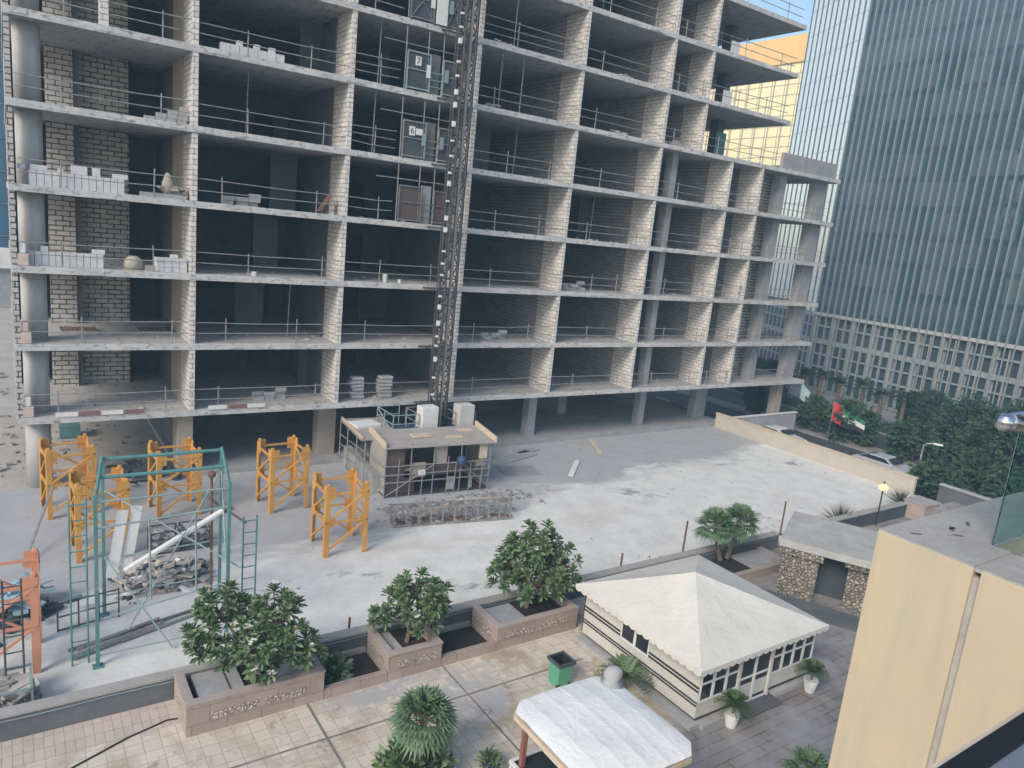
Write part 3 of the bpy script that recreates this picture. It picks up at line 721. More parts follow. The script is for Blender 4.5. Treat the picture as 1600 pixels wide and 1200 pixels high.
stuff(clutter(MB(),170,onheap,3).build('broken_concrete',CONC,dp)); stuff(clutter(MB(),70,onheap,4,(.25,.9)).build('broken_timber',WOOD,dp)); stuff(clutter(MB(),26,onheap,14,(.3,1.0)).build('pale_timber',TIMBER,dp)); stuff(clutter(MB(),60,onheap,15,(.1,.45)).build('dark_rubble',DARKG,dp)); stuff(clutter(MB(),50,onheap,5,(.1,.5)).build('scrap_metal',DARKG,dp))
stuff(clutter(MB(),24,onheap,6,(.15,.5)).build('white_scrap',WHITEP,dp))
for i,(p,q,r,lab) in enumerate((((1.25,-14.75,.33),(3.9,-13.75,.33),.08,'thick grey pipe lying nearest the wall in the pipe bundle'),((1.4,-14.55,.45),(3.8,-13.6,.42),.06,'grey pipe lying on top of the pipe bundle'),((1.2,-14.2,.27),(4.9,-13.2,.27),.05,'thin dark pipe lying at the back of the pipe bundle'),((2.6,-14.3,.28),(5.1,-13.45,.28),.045,'thin pipe sticking out right of the pipe bundle'))):
    single(MB().tube(p,q,r,None,10),'steel_pipe',STEEL if i!=2 else MSTEEL,lab,'pipe','bundle of pipes below the green frame')
bt=thing('barrier_frame','low dark steel barrier frame standing left of the green frame','barrier',(1.8,-12.8,Y0))
for h in (.05,.5,.95): MB().tube((1.0,-12.85,Y0+h),(2.75,-12.6,Y0+h+.05),.025).build('rail',DSTEEL,bt)
for k in range(4): MB().tube((1.0+k*.58,-12.85+k*.083,Y0),(1.0+k*.58,-12.85+k*.083,Y0+1.05),.025).build('post',DSTEEL,bt)
bk=thing('scrap_basket','steel mesh basket full of timber scraps beside the dark wall','basket',(-.3,-16.3,Y0))
m=MB()
for x in (-1.2,.22):
    for y in (-16.9,-15.7): m.bar((x,y,Y0),(x,y,Y0+.75),.06)
for z in (Y0+.05,Y0+.75):
    m.bar((-1.2,-16.9,z),(.22,-16.9,z),.06); m.bar((-1.2,-15.7,z),(.22,-15.7,z),.06); m.bar((-1.2,-16.9,z),(-1.2,-15.7,z),.06); m.bar((.22,-16.9,z),(.22,-15.7,z),.06)
m.build('basket_frame',GREENL,bk)
clutter(MB(),70,lambda q:(q.uniform(-1.1,.1),q.uniform(-16.8,-15.8),Y0+q.uniform(.1,.6)),8,(.2,.9)).build('timber_scrap',WOOD,bk)
sp=thing('scrap_pile','pile of blue sheets, dark tubes and scrap behind the orange mast section','scrap pile',(-1,-11,Y0))
clutter(MB(),90,lambda q:(q.gauss(-.9,.7),q.gauss(-11.4,.7),Y0+abs(q.gauss(0,.25))+.05),11,(.15,.8)).build('scrap_metal',DARKG,sp)['kind']='stuff'
clutter(MB(),22,lambda q:(q.gauss(-.4,.6),q.gauss(-11.0,.5),Y0+.4+abs(q.gauss(0,.2))),12,(.4,1.0)).build('blue_sheet',mat_plain('pale_blue_sheet',(.35,.50,.58),.6),sp)
# crates behind the long board
for x,lab in ((4.85,'grey mesh crate inside the green frame, left of two'),(6.0,'grey mesh crate inside the green frame, right of two')):
    t=thing('mesh_crate',lab,'crate',(x,-7.9,Y0))
    m=MB(); w2=.5
    for sx in (-w2,w2):
        for sy in (-.4,.4): m.bar((x+sx,-7.9+sy,Y0),(x+sx,-7.9+sy,Y0+.9),.05)
    for z in (Y0+.05,Y0+.3,Y0+.6,Y0+.9):
        for sy in (-.4,.4): m.bar((x-w2,-7.9+sy,z),(x+w2,-7.9+sy,z),.04)
        for sx in (-w2,w2): m.bar((x+sx,-8.3,z),(x+sx,-7.5,z),.04)
    m.build('crate_frame',DSTEEL,t)
    clutter(MB(),30,lambda q:(x+q.uniform(-.4,.4),-7.9+q.uniform(-.3,.3),Y0+q.uniform(.1,.85)),int(x*10),(.1,.4)).build('crate_contents',GREYC,t)
# scattered boards on the ground
for (p,q,w1,h1,mt,lab) in (((27.1,-6.0,.26),(29.4,-3.75,.26),.32,.06,WHITEP,'white plank lying on the grey half of the yard'),((33.5,-.1,.30),(32.0,-2.9,.24),.26,.05,TIMBER,'brown plank with one end on the building slab edge'),
    ((.2,-7.6,.25),(1.35,-3.6,1.8),.08,.06,STEEL,'grey pole leaning on the mast section by the round column'),((7.0,-5.6,.24),(8.3,-4.6,.3),.09,.05,DSTEEL,'dark bar lying right of the green frame'),((7.6,-3.0,.24),(8.4,-6.4,.24),.1,.05,MSTEEL,'grey bar lying beside the second yellow mast section')):
    single(MB().bar(p,q,w1,h1),'plank' if mt in(WHITEP,TIMBER) else 'steel_bar',mt,lab,'plank' if mt in(WHITEP,TIMBER) else 'bar')
for (x,y,a,lx,ly,lab) in ((26.0,-1.9,.3,1.6,.5,'flat grey sheet lying near the slab edge right of the hoist'),(24.6,-4.2,-.2,1.1,.8,'flat grey sheet lying right of the site shack'),(27.4,-1.0,.1,.9,.3,'small flat grey sheet right of the larger ones')):
    single(MB().obox((x,y,Y0+.04),(math.cos(a)*lx,math.sin(a)*lx,0),(-math.sin(a)*ly,math.cos(a)*ly,0),(0,0,.025)),'flat_sheet',CONC,lab,'sheet')
# loose debris under and around the building: countless small pieces
db=clutter(MB(),260,lambda q:(q.uniform(-8,9),q.uniform(.5,14),Y0+.03),31,(.05,.4),True)
clutter(db,160,lambda q:(q.uniform(-12,.3),q.uniform(2,26),Y0+.06),32,(.08,.5),True)
clutter(db,200,lambda q:(q.uniform(14.5,23),q.gauss(-7.6,.6),Y0+.04),33,(.04,.3),True)
clutter(db,90,lambda q:(q.uniform(0,46),q.uniform(-16.5,-1),Y0+.0),34,(.03,.11),True)
o=db.build('debris',RUB,None); o['kind']='stuff'; o['label']='small rubble and debris scattered over the yard'
fd=MB(); q=rnd(91)
for l in range(1,9):
    xe=56 if l<6 else 48
    clutter(fd,70,lambda q:(q.uniform(.8,xe),q.uniform(.15,3.2)**1.0,ZB[l]+TH+.03),500+l,(.04,.32),True)
o=fd.build('floor_debris',CONC_L,None); o['kind']='stuff'; o['label']='small broken blocks and rubbish along the open floors'
for i,(x,y,l,lab) in enumerate(((26.0,1.6,5,'fifth slab, just right of the hoist mast'),(33.0,2.0,4,'fourth slab, second bay right of the hoist'),(40.2,1.8,3,'third slab, third bay right of the hoist'),(31.5,1.5,8,'eighth slab, second bay right of the hoist'),(10.2,2.2,5,'fifth slab, second bay from the left'),(12.6,2.0,2,'second slab, second bay from the left'))):
    single(MB().tube((x,y,ZB[l]+TH),(x+.08,y,ZB[l+1]),.03).box(x-.08,x+.08,y-.08,y+.08,ZB[l]+TH,ZB[l]+TH+.02),'steel_prop',STEEL,'lone steel prop on the '+lab,'prop','steel props between slabs')
for i,(x,l,d,lab) in enumerate(((9.2,4,1.3,'fourth slab, second bay from the left'),(30.8,3,1.2,'third slab, second bay right of the hoist'),(25.0,2,1.4,'second slab, just right of the hoist mast'),(38.2,6,1.3,'sixth slab, third bay right of the hoist'),(11.0,1,1.6,'first slab, second bay from the left'))):
    t=thing('block_pile','pile of leftover grey blocks on the '+lab,'block pile',(x,d,ZB[l]+TH),0,'piles of leftover blocks')
    q=rnd(700+i)
    for k in range(9):
        xx=x+(k%3)*.62+q.uniform(-.08,.08); zz=ZB[l]+TH+(k//4)*.21; MB().obox((xx,d+q.uniform(-.15,.15),zz+.1),(.28,q.uniform(-.06,.06),0),(0,.1,0),(0,0,.1)).build('block',CONC_L,t)
single(MB().box(2.2,3.2,8.4,9.4,Y0,.9).box(2.2,3.2,8.35,8.4,.3,.8),'tool_chest',mat_plain('teal_box',(.12,.26,.27),.5),'teal site box on the ground floor beside the round column','box')
hp=MB(); rr=rnd(77)
clutter(hp,60,lambda q:(q.gauss(5.4,.7),q.gauss(1.2,.6),Y0+.1+abs(q.gauss(0,.18))),41,(.2,.9))
single(hp,'dark_scrap',DARKG,'dark heap of scrap sheets at the foot of the first square column','scrap pile')
# ------------------------------------------------------------------ things standing on the floors
def blocks(n0,x0,x1,y,z,h,lab,grp,dep=.45):
    n=max(1,int((x1-x0)/n0)); st=(x1-x0)/n
    pr=None
    for i in range(n):
        if pr is None:
            pr=single(MB().box(x0,x0+st-.02,y,y+dep,z,z+h),'concrete_block',BLOCKS,lab,'block',grp); base=pr.location.copy()
        else:
            c=pr.copy(); COL.objects.link(c); c.location=base+Vector((i*st,rb2.uniform(-.02,.02),0))
def lone(x,z,w1,h1,y,lab): single(MB().box(x,x+w1,y,y+.3,z,z+h1),'concrete_block',BLOCKS,lab,'block','loose concrete blocks on the stacks')
z4,z3,z5,z6=ZB[4]+TH,ZB[3]+TH,ZB[5]+TH,ZB[6]+TH
blocks(.26,.95,4.55,.35,z4,.62,'white block in the upright row on the fourth slab, leftmost bay','upright blocks on the fourth slab')
for x,w1,h1,lab in ((.55,.28,.2,'small white block left of the upright row on the fourth slab'),(1.0,.62,.22,'long white block on top of the fourth-slab row, nearest its left end'),(2.0,.2,.18,'tiny white block on top of the fourth-slab row'),(2.5,.6,.36,'white pair of blocks on the middle of the fourth-slab row'),(3.3,.3,.36,'upright white block on top of the fourth-slab row'),(4.1,.58,.2,'white block on the right end of the fourth-slab row')):
    lone(x,z4+.63 if x>.6 else z4+.63,w1,h1,.4,lab)
blocks(.26,.55,3.7,.5,z3,.6,'white block in the upright row on the third slab, leftmost bay','upright blocks on the third slab')
lone(1.3,z3+.61,.28,.22,.55,'round-shouldered white block on the left of the third-slab row'); lone(3.25,z3+.61,.5,.2,.5,'white block on the right end of the third-slab row')
for k in range(3): blocks(.3,5.85,7.2,.35+k*.01,z3+.21*k,.2,'small pale block in the pallet stack by the first cross wall, third slab','pallet of small blocks on the third slab',.7)
lone(6.5,z3+.64,.3,.16,.5,'odd pale block lying on the pallet stack of the third slab')
blocks(.42,8.55,11.5,.4,z6,.42,'pale block in the row on the sixth slab, second bay','blocks on the sixth slab')
for x,w1,lab in ((9.3,.25,'white block on the left of the sixth-slab row'),(10.1,.24,'white block on the middle of the sixth-slab row'),(10.8,.26,'white block on the right of the sixth-slab row')): lone(x,z6+.43,w1,.22,.5,lab)
for i,(x,z) in enumerate(((5.4,0),(5.85,0),(6.3,0),(6.75,0),(5.9,.2),(6.35,.2),(6.8,.2),(6.4,.4),(6.85,.4),(6.9,.6))):
    c=single(MB().box(x,x+.42,.7,1.0,z5+z,z5+z+.19),'concrete_block',CONC_L,'grey block in the stepped stack against the first cross wall, fifth slab','block','stepped block stack on the fifth slab')
bagm=mat_noise('cement_bag',(.50,.44,.36),(.38,.33,.27),5)
single(MB().lathe((4.95,.9,z3),[(.38,0),(.42,.2),(.36,.45),(.2,.6),(.05,.62)],12),'cement_bag',bagm,'slumped cement bag between the two stacks on the third slab','bag',smooth=True)
single(MB().box(5.4,5.95,.6,.95,z3,z3+.22),'timber_crate',WOOD,'low timber box right of the cement bag on the third slab','box')
single(MB().box(5.2,7.0,.3,.9,z4,z4+.2),'timber_crate',CONC_L,'low pallet of rubble at the right of the fourth slab, leftmost bay','pallet')
single(clutter(MB(),16,lambda q:(q.uniform(6.1,7.1),q.uniform(.3,.8),z4+.25+q.random()*.25),51,(.15,.5)),'scrap_heap',WOOD,'heap of timber scrap at the first cross wall, fourth slab','scrap pile')
single(MB().lathe((6.35,.6,z4+.2),[(.18,0),(.25,.2),(.24,.5),(.16,.72),(.13,.86),(.04,.95)],12),'wrapped_bundle',bagm,'upright brown wrapped bundle near the first cross wall, fourth slab','bundle',smooth=True)
for l,lab in ((1,'first'),(2,'second'),(3,'third')):
    t=thing('edge_barrier','faded orange and white plastic barrier at the left corner of the %s slab'%lab,'barrier',(.62,.2,ZB[l]+TH),0,'barriers at the left slab corners')
    z=ZB[l]+TH
    MB().prism([(.42,.06),(.86,.06),(.86,.36),(.42,.36)],z,z+.5).build('barrier_body',ORNP,t,bevel=.04)
    MB().prism([(.5,.12),(.76,.12),(.76,.3),(.5,.3)],z+.5,z+.95).build('barrier_top',WHITEP if l!=2 else ORNP,t,bevel=.04)
z1_=ZB[1]+TH
for i,(x,c_) in enumerate(((1.65,WHITEP),(2.55,MAROON),(3.48,WHITEP),(4.4,MAROON),(8.16,WHITEP),(9.15,MAROON),(10.05,WHITEP))):
    nm={WHITEP:'white',MAROON:'maroon'}[c_]
    where=['nearest the round column','left','middle, between two maroon ones','right, next to the first cross wall','just right of the first cross wall','between two white ones in the second bay','right end of the second bay row'][i]
    single(MB().box(x,x+.88,-.05,-.02,z1_-.0,z1_+.2),'toe_board',c_,'%s toe board on the first slab edge, %s'%(nm,where),'toe board','painted toe boards on the first slab')
for k,(x,lab) in enumerate(((2.1,'timber pallet lying on the second slab behind the round column'),(5.5,'timber grating lying on the second slab near the first cross wall'))):
    t=thing('timber_pallet',lab,'pallet',(x+.8,3.5,ZB[2]+TH)); m=MB()
    for i in range(8): m.box(x+i*.2,x+i*.2+.12,3.0,4.2,ZB[2]+TH+.1,ZB[2]+TH+.13)
    m.build('deck_boards',RUSTY,t)
    m=MB()
    for yy in (3.0,3.55,4.1): m.box(x,x+1.55,yy,yy+.1,ZB[2]+TH,ZB[2]+TH+.1)
    m.build('bearers',WOOD,t)
single(MB().obox((13.9,.7,z4+.55),(.28,0,.45),(0,.25,0),(-.03,0,.03)),'ply_sheet',RUSTY,'brown timber sheet leaning on the second cross wall, fourth slab','board')
for x,z_,ws,h1,lab in ((10.3,z3,.3,.22,'white bucket on the third slab, second bay'),(17.4,z3,.28,.45,'tall white canister on the third slab, bay beside the hoist'),(18.3,z3,.22,.2,'small white pot on the third slab, bay beside the hoist')):
    single(MB().lathe((x,.35,z_),[(ws/2*.8,0),(ws/2,h1*.9),(ws/2*.9,h1)],10),'bucket',WHITEP,lab,'bucket')
for x,lab in ((16.3,'stack of grey bags on the first slab, left of two beside the hoist'),(18.05,'stack of grey bags on the first slab, right of two beside the hoist')):
    t=thing('bag_stack',lab,'bag stack',(x,.9,z1_))
    for k in range(6):
        MB().obox((x+rb2.uniform(-.06,.06),.9,z1_+.12+k*.21),(.38+rb2.uniform(-.05,.05),0,0),(0,.3,0),(0,0,.095)).build('bag',CONC_L,t,bevel=.06)
single(MB().box(43.0,43.95,1.0,1.04,ZB[7]+TH+.05,ZB[7]+TH+1.15),'white_sheet',WHITEP,'white sheet hung on the guardrail of the seventh slab, right end','sheet')
single(MB().box(43.1,44.0,1.0,1.04,ZB[8]+TH+.35,ZB[8]+TH+1.1),'white_sheet',WHITEP,'white sheet hung on the guardrail of the eighth slab, right end','sheet')
single(MB().box(44.9,46.0,2.8,2.84,ZB[6]+TH,ZB[6]+TH+2.1),'green_sheet',GREEN,'green door sheet standing on the sixth slab, right end','sheet')
for l,x,lab in ((8,9.0,'eighth'),(7,24.0,'seventh'),(7,33.0,'seventh')):
    pass
for (x,l,lab) in ((23.3,7,'pale plaster heap on the seventh slab just right of the hoist mast'),(32.4,7,'pale block pile on the seventh slab, second bay right of the hoist'),(22.9,6,'low plaster heap on the sixth slab just right of the hoist mast'),(32.6,6,'pale block pile on the sixth slab, second bay right of the hoist')):
    single(clutter(MB(),9,lambda q:(x+q.uniform(0,1.2),.35+q.uniform(0,.2),ZB[l]+TH+.08+q.random()*.1),int(x*7+l),(.25,.6),True),'plaster_heap',CONC_L,lab,'plaster heap')
for (x,y,l) in ((24.6,1.0,6),(25.5,1.2,6),(24.9,.9,7),(24.3,1.0,8)):
    pass
for i,(x,l) in enumerate(((24.6,7),(23.9,6),(25.4,6),(16.3,5),(16.4,6),(24.4,8))):
    single(MB().tube((x,.6,ZB[l]+TH),(x+.05,.6,ZB[l+1]),.03),'steel_prop',STEEL,['steel prop on the seventh slab right of the hoist','steel prop on the sixth slab right of the hoist, left of two','steel prop on the sixth slab right of the hoist, right of two','steel prop on the fifth slab left of the landing gate','steel prop on the sixth slab left of the landing gate','steel prop on the eighth slab right of the hoist'][i],'prop','steel props between slabs')

# ------------------------------------------------------------------ boundary wall, planters
bw=thing('boundary_wall','long low dark grey wall with pale coping between yard and terrace','wall',(15,-17.7,Y0-.01))
MB().box(-6,30.6,-17.82,-17.52,Y0-.02,.86).build('wall',mat_noise('slate_grey_paint',(.17,.18,.195),(.12,.13,.14),.6,.7,.1),bw); MB().box(-6,30.6,-17.84,-17.46,.862,.93).build('coping',COPING,bw)
m=MB(); pp=[]
for i in range(38):
    x=-6+i*36.5/37; pp.append((x,-17.87,.80+.02*math.sin(i*1.7)))
m.path(pp,.014,5); single(m,'green_hose',GREENL,'thin green hose running along the boundary wall','hose')
def planter(x0,x1,y0,y1,zt,lab,strips):
    t=thing('planter',lab,'planter',((x0+x1)/2,(y0+y1)/2,Y0),0,'pink stone planters along the boundary wall')
    w1=.2
    MB().box(x0,x1,y0,y0+w1,Y0-.02,zt-.06).box(x0,x0+w1,y0+w1,y1,Y0-.02,zt-.06).box(x1-w1,x1,y0+w1,y1,Y0-.02,zt-.06).build('planter_wall',PINK,t)
    MB().box(x0-.02,x1+.02,y0-.02,y0+w1+.02,zt-.058,zt).box(x0-.02,x0+w1+.02,y0+w1+.02,y1,zt-.058,zt).box(x1-w1-.02,x1+.02,y0+w1+.02,y1,zt-.058,zt).build('planter_coping',COPING if False else mat_noise('pink_coping',(.45,.38,.34),(.37,.31,.28),2),t)
    MB().box(x0+w1,x1-w1,y0+w1,y1,Y0,zt-.28).build('soil',SOIL,t)
    q=rnd(int(x0*10))
    for a,b in strips:
        MB().box(x0+(x1-x0)*a,x0+(x1-x0)*b,y0-.012,y0+.002,Y0+.36,Y0+.58).build('pebble_strip',PEBBLE,t)
    MB().box(x0-.012,x0+.002,y0+.35,y1-.2,Y0+.36,Y0+.58).build('pebble_strip',PEBBLE,t)
    return t
p1=planter(3.5,7.2,-19.62,-18.0,1.15,'longest pink stone planter with pebble strips, under the left frangipani',((.17,.50),(.55,.86)))
p2=planter(9.22,11.05,-19.62,-18.0,1.08,'shortest pink stone planter with pebble strips, under the middle frangipani',((.15,.52),(.58,.9)))
p3=planter(13.15,16.6,-19.6,-18.0,1.05,'pink stone planter with pebble strips, next to the tent',((.08,.45),(.52,.9)))
MB().box(3.9,4.7,-19.3,-18.1,.87,1.02).build('stone_slab',CONC,p1); MB().box(4.75,5.1,-19.3,-18.1,.87,.96).build('stone_slab',CONC_L,p1)
MB().box(6.0,6.9,-19.3,-18.1,.87,.93).build('stone_slab',CONC_L,p1); MB().box(9.55,9.9,-19.35,-18.1,.8,.9).build('stone_slab',CONC_L,p2); MB().box(13.5,14.6,-19.3,-18.1,.77,.88).build('stone_slab',CONC,p3)
def bed(x0,x1,lab):
    t=thing('planting_bed',lab,'planting bed',((x0+x1)/2,-18.8,Y0))
    MB().box(x0,x1,-19.62,-19.42,Y0-.02,.5).build('kerb',PINK,t); MB().box(x0,x1,-19.42,-18.0,Y0,.28).build('soil',SOIL,t); MB().box(x0,x1,-18.0,-17.85,Y0,.42).build('kerb',COPING,t)
bed(7.22,9.2,'sunken soil bed between the long planter and the short planter'); bed(11.07,13.13,'sunken soil bed between the short planter and the one by the tent')

# ------------------------------------------------------------------ plants
def frangipani(base,lobes,n,seed,lab,fl):
    q=rnd(seed); t=thing('frangipani_tree',lab,'tree',base,0,'frangipani trees in the planters')
    B=Vector(base); RX=Vector((.83,-.557,0)); RY=Vector((.557,.83,0))
    L_=[(B+RX*a+RY*d+Vector((0,0,z+.12)),r) for a,z,r,d in lobes]; C0=sum((c for c,_ in L_),Vector())/len(L_)
    tips=[]; tries=0
    while len(tips)<n and tries<12000:
        tries+=1
        c,r=L_[q.randrange(len(L_))]
        d=Vector((q.gauss(0,1),q.gauss(0,1),q.gauss(.25,.9))).normalized(); p=c+d*r*q.uniform(.55,1.0)
        if p.z<B.z+.62: continue
        if all((p-o).length>.265 for o in tips): tips.append(p)
    tr=MB(); zc=min(c.z for c,_ in L_); fork=Vector((B.x*.8+C0.x*.2,B.y*.8+C0.y*.2,B.z+(zc-B.z)*.75))
    tr.path([B,B+Vector((.07,.03,(fork.z-B.z)*.5)),fork],.085,8,.065)
    for c,r in L_:
        tr.path([fork,(fork*.5+c*.5)+Vector((0,0,-.08)),c+Vector((0,0,-r*.25))],.05,6,.03)
    for p in tips:
        e=min((c+Vector((0,0,-r*.25)) for c,r in L_),key=lambda m_:(m_-p).length); tr.path([e,(e+p)/2+Vector((0,0,-.07)),p],.024,5,.017)
    tr.build('trunk',BARK,t)
    lf=MB(); fw_=MB()
    for p in tips:
        c=min(L_,key=lambda k:(k[0]-p).length)[0]
        ax=((p-c).normalized()*.55+Vector((0,0,.75))+Vector((q.uniform(-.2,.2),q.uniform(-.2,.2),0))).normalized(); u=ax.orthogonal().normalized(); v=ax.cross(u)
        m=q.randint(12,20); a0=q.random()*6
        for i in range(m):
            a=a0+i*2.4; k=i/m; el=1.25-1.35*k+q.uniform(-.12,.12); ln=q.uniform(.24,.36)*(.7+.5*k if k<.6 else 1); wd=ln*q.uniform(.36,.48)
            d=(u*math.cos(a)+v*math.sin(a))*math.cos(el)+ax*math.sin(el); sd_=d.cross(ax)
            if sd_.length<.01: continue
            sd_.normalize(); nn=sd_.cross(d); o=p+ax*(.05-.14*k)
            b1=o+d*ln*.32; m1=o+d*ln*.68+nn*.015; e=o+d*ln-nn*ln*.06; r1=sd_*wd/2; up=nn*wd*.16
            lf.quad(o,b1+r1*.72+up,m1+r1+up,e); lf.quad(o,e,m1-r1+up,b1-r1*.72+up)
    for p in q.sample(tips,min(fl,len(tips))):
        ax=((p-C0)*.5+Vector((0,0,.6))).normalized(); c=p+ax*.2
        for i in range(6):
            cc=c+Vector((q.uniform(-.08,.08),q.uniform(-.08,.08),q.uniform(-.04,.06)))
            for k in range(5):
                a=k*1.257+i; b2=Vector((math.cos(a),math.sin(a),.3))*.06; s2=Vector((-math.sin(a),math.cos(a),0))*.024
                fw_.quad(cc,cc+b2*.6+s2,cc+b2,cc+b2*.6-s2)
    lf.build('foliage',LEAF,t); fl_=fw_.build('flowers',FLOWER,t); fl_['kind']='stuff'
frangipani((5.45,-18.75,.85),((-1.05,1.95,.62,.1),(-1.35,1.15,.62,-.1),(-1.5,.65,.4,.1),(-.75,.85,.55,-.3),(.55,1.65,.85,.2),(.0,1.3,.7,.4),(.35,1.0,.75,-.5),(1.15,.95,.6,0),(1.45,.75,.4,.1),(-.4,1.5,.6,.5)),125,2,'wide two-lobed frangipani tree with white flowers in the longest planter',22)
frangipani((10.25,-18.75,.78),((-.72,1.0,.48,0),(-.85,.7,.35,.1),(-.05,1.75,.55,.1),(.75,1.6,.5,0),(.3,.95,.6,-.2),(.9,1.05,.42,.2),(-.3,1.2,.5,.4),(.4,1.4,.5,.3)),62,7,'small open-crowned frangipani tree in the shortest planter',5)
frangipani((15.15,-18.45,.75),((-.65,1.7,.7,0),(.2,2.3,.8,.1),(1.0,1.75,.68,0),(.15,1.15,.8,-.4),(-.95,1.05,.52,.1),(.95,.95,.6,.1),(-.2,2.0,.7,.5),(.5,1.5,.8,.5),(-.5,1.1,.6,.5),(1.2,1.2,.5,-.2)),135,13,'tallest dense frangipani tree in the planter next to the tent',8)
def shrub(c,r,n,mat,lab,seed,ls=(.12,.25),cat='shrub',name='shrub',flat=.8):
    q=rnd(seed); t=thing(name,lab,cat,c); lf=MB(); C0=Vector(c)
    st=MB()
    for i in range(6):
        a=q.random()*6.28; st.tube(C0,C0+Vector((math.cos(a)*r*.5,math.sin(a)*r*.5,r*flat*1.1)),.02,.01,5)
    st.build('stem',BARK,t)
    for i in range(n):
        d=Vector((q.gauss(0,1),q.gauss(0,1),abs(q.gauss(.3,1)))).normalized(); p=C0+Vector((d.x*r,d.y*r,d.z*r*flat*1.5))*q.uniform(.3,1)
        l=q.uniform(*ls); a=(d+Vector((q.uniform(-.7,.7),q.uniform(-.7,.7),q.uniform(-.4,.6)))).normalized(); s=a.orthogonal().normalized()*l*.22
        lf.quad(p,p+a*l*.5+s,p+a*l,p+a*l*.5-s)
    lf.build('foliage',mat,t); return t
shrub((7.75,-18.75,.25),.55,420,LEAF,'dark leafy shrub in the sunken bed right of the long planter',61,(.15,.3))
shrub((8.15,-23.6,.2),.98,1500,LEAF,'round dark shrub at the foot of the fan palm',62,(.15,.3))
shrub((9.98,-24.25,.45),.3,160,LEAF,'small green plant in a tub beside the white canopy',63,(.1,.2))
def fan_palm(base,h,r,n,lab,seed,lean=(0,0),dead=False,mat=None,tr=.1):
    q=rnd(seed); t=thing('fan_palm',lab,'palm',base); B=Vector(base); top=B+Vector((lean[0],lean[1],h))
    MB().path([B,B+(top-B)*.5+Vector((lean[0]*.1,0,0)),top],tr*1.15,9,tr).build('trunk',BARK,t)
    lf=MB(); pt=MB()
    for i in range(n):
        a=i*2.399+q.uniform(-.2,.2); el=R_(80-115*(i/n)+q.uniform(-8,8)); d=Vector((math.cos(a)*math.cos(el),math.sin(a)*math.cos(el),math.sin(el)))
        c=top+d*r*.42; pt.tube(top,c,.014,.01,4)
        s=Vector((-math.sin(a),math.cos(a),0)); nn=s.cross(d)
        k=11
        for j in range(k):
            g=R_(-78+156*j/(k-1)); dd=(d*math.cos(g)+s*math.sin(g)); ln=r*.62*(1-.25*abs(g)/1.4)*q.uniform(.9,1.1); e=c+dd*ln+Vector((0,0,-ln*.22)); w1=dd.cross(nn).normalized()*ln*.075
            md=c+dd*ln*.55
            lf.quad(c,md+w1,e,md-w1)
    pt.build('leaf_stalks',BARK,t); lf.build('fronds',mat or LEAF2,t); return t
fan_palm((8.2,-23.75,Y0),1.75,.95,56,'bushy fan palm with a short trunk in the foreground',71)
fan_palm((26.0,-18.15,.55),1.6,1.05,44,'fan palm leaning left from the same bed as its twin',72,(-.55,.1),mat=LEAF2)
fan_palm((26.35,-18.2,.55),1.6,1.05,44,'fan palm leaning right from the same bed as its twin',73,(.65,.1),mat=LEAF2)
fan_palm((15.9,-29.4,Y0),1.5,.75,24,'fan palm cut by the bottom edge beside the cream wall',74)
def cycad(c,r,n,lab,seed,mat=LEAF,name='cycad',cat='cycad',pot=None,h=.2,up=(10,60)):
    q=rnd(seed); t=thing(name,lab,cat,(c[0],c[1],Y0)); C0=Vector(c)
    if pot:
        MB().lathe((c[0],c[1],Y0),[(pot*.7,0),(pot*.95,.25),(pot,.36),(pot*1.08,.38),(pot*1.06,.44),(pot*.85,.43)],16).build('pot',WHITEP,t,smooth=False)
    MB().tube((c[0],c[1],Y0 if not pot else Y0+.4),C0,.09 if not pot else .04,None,8).build('stem',BARK,t)
    lf=MB()
    for i in range(n):
        a=i*2.4+q.uniform(-.2,.2); el=R_(q.uniform(*up)); d=Vector((math.cos(a)*math.cos(el),math.sin(a)*math.cos(el),math.sin(el))); s=Vector((-math.sin(a),math.cos(a),0))
        p0=C0
        for j in range(9):
            k=j/9; p=C0+d*r*k+Vector((0,0,-r*.5*k*k)); l=r*.30*(1-.5*k)
            for sg in (-1,1):
                dd=(s*sg+d*.7).normalized(); w1=d*r*.045
                lf.quad(p,p+dd*l*.5+w1,p+dd*l,p+dd*l*.5-w1)
    lf.build('fronds',mat,t); return t
cycad((15.6,-23.2,.75),1.0,26,'cycad with arching fronds between tent and canopy',81)
cycad((17.45,-25.95,.95),.62,80,'potted leafy plant in a white pot at the near corner of the tent',82,LEAF,'potted_plant','potted plant',.22,up=(0,80))
cycad((21.35,-25.95,.95),.58,80,'potted leafy plant in a white pot at the far end of the tent front',83,LEAF,'potted_plant','potted plant',.22,up=(0,80))
def dry_fan(c,r,n,lab,seed):
    q=rnd(seed); t=thing('dry_bush',lab,'bush',c); lf=MB(); C0=Vector(c)
    for i in range(n):
        a=q.random()*6.28; el=R_(q.uniform(25,88)); d=Vector((math.cos(a)*math.cos(el),math.sin(a)*math.cos(el),math.sin(el))); l=r*q.uniform(.6,1.05); s=d.orthogonal().normalized()*.03
        lf.quad(C0,C0+d*l*.5+s,C0+d*l,C0+d*l*.5-s)
    lf.build('fronds',LEAF4,t)
dry_fan((36.7,-17.2,.3),1.35,170,'dry spiky bush beyond the stone hut',91)
dry_fan((43.4,-16.9,.4),1.2,150,'dry twiggy bush at the end of the cream yard wall',92)
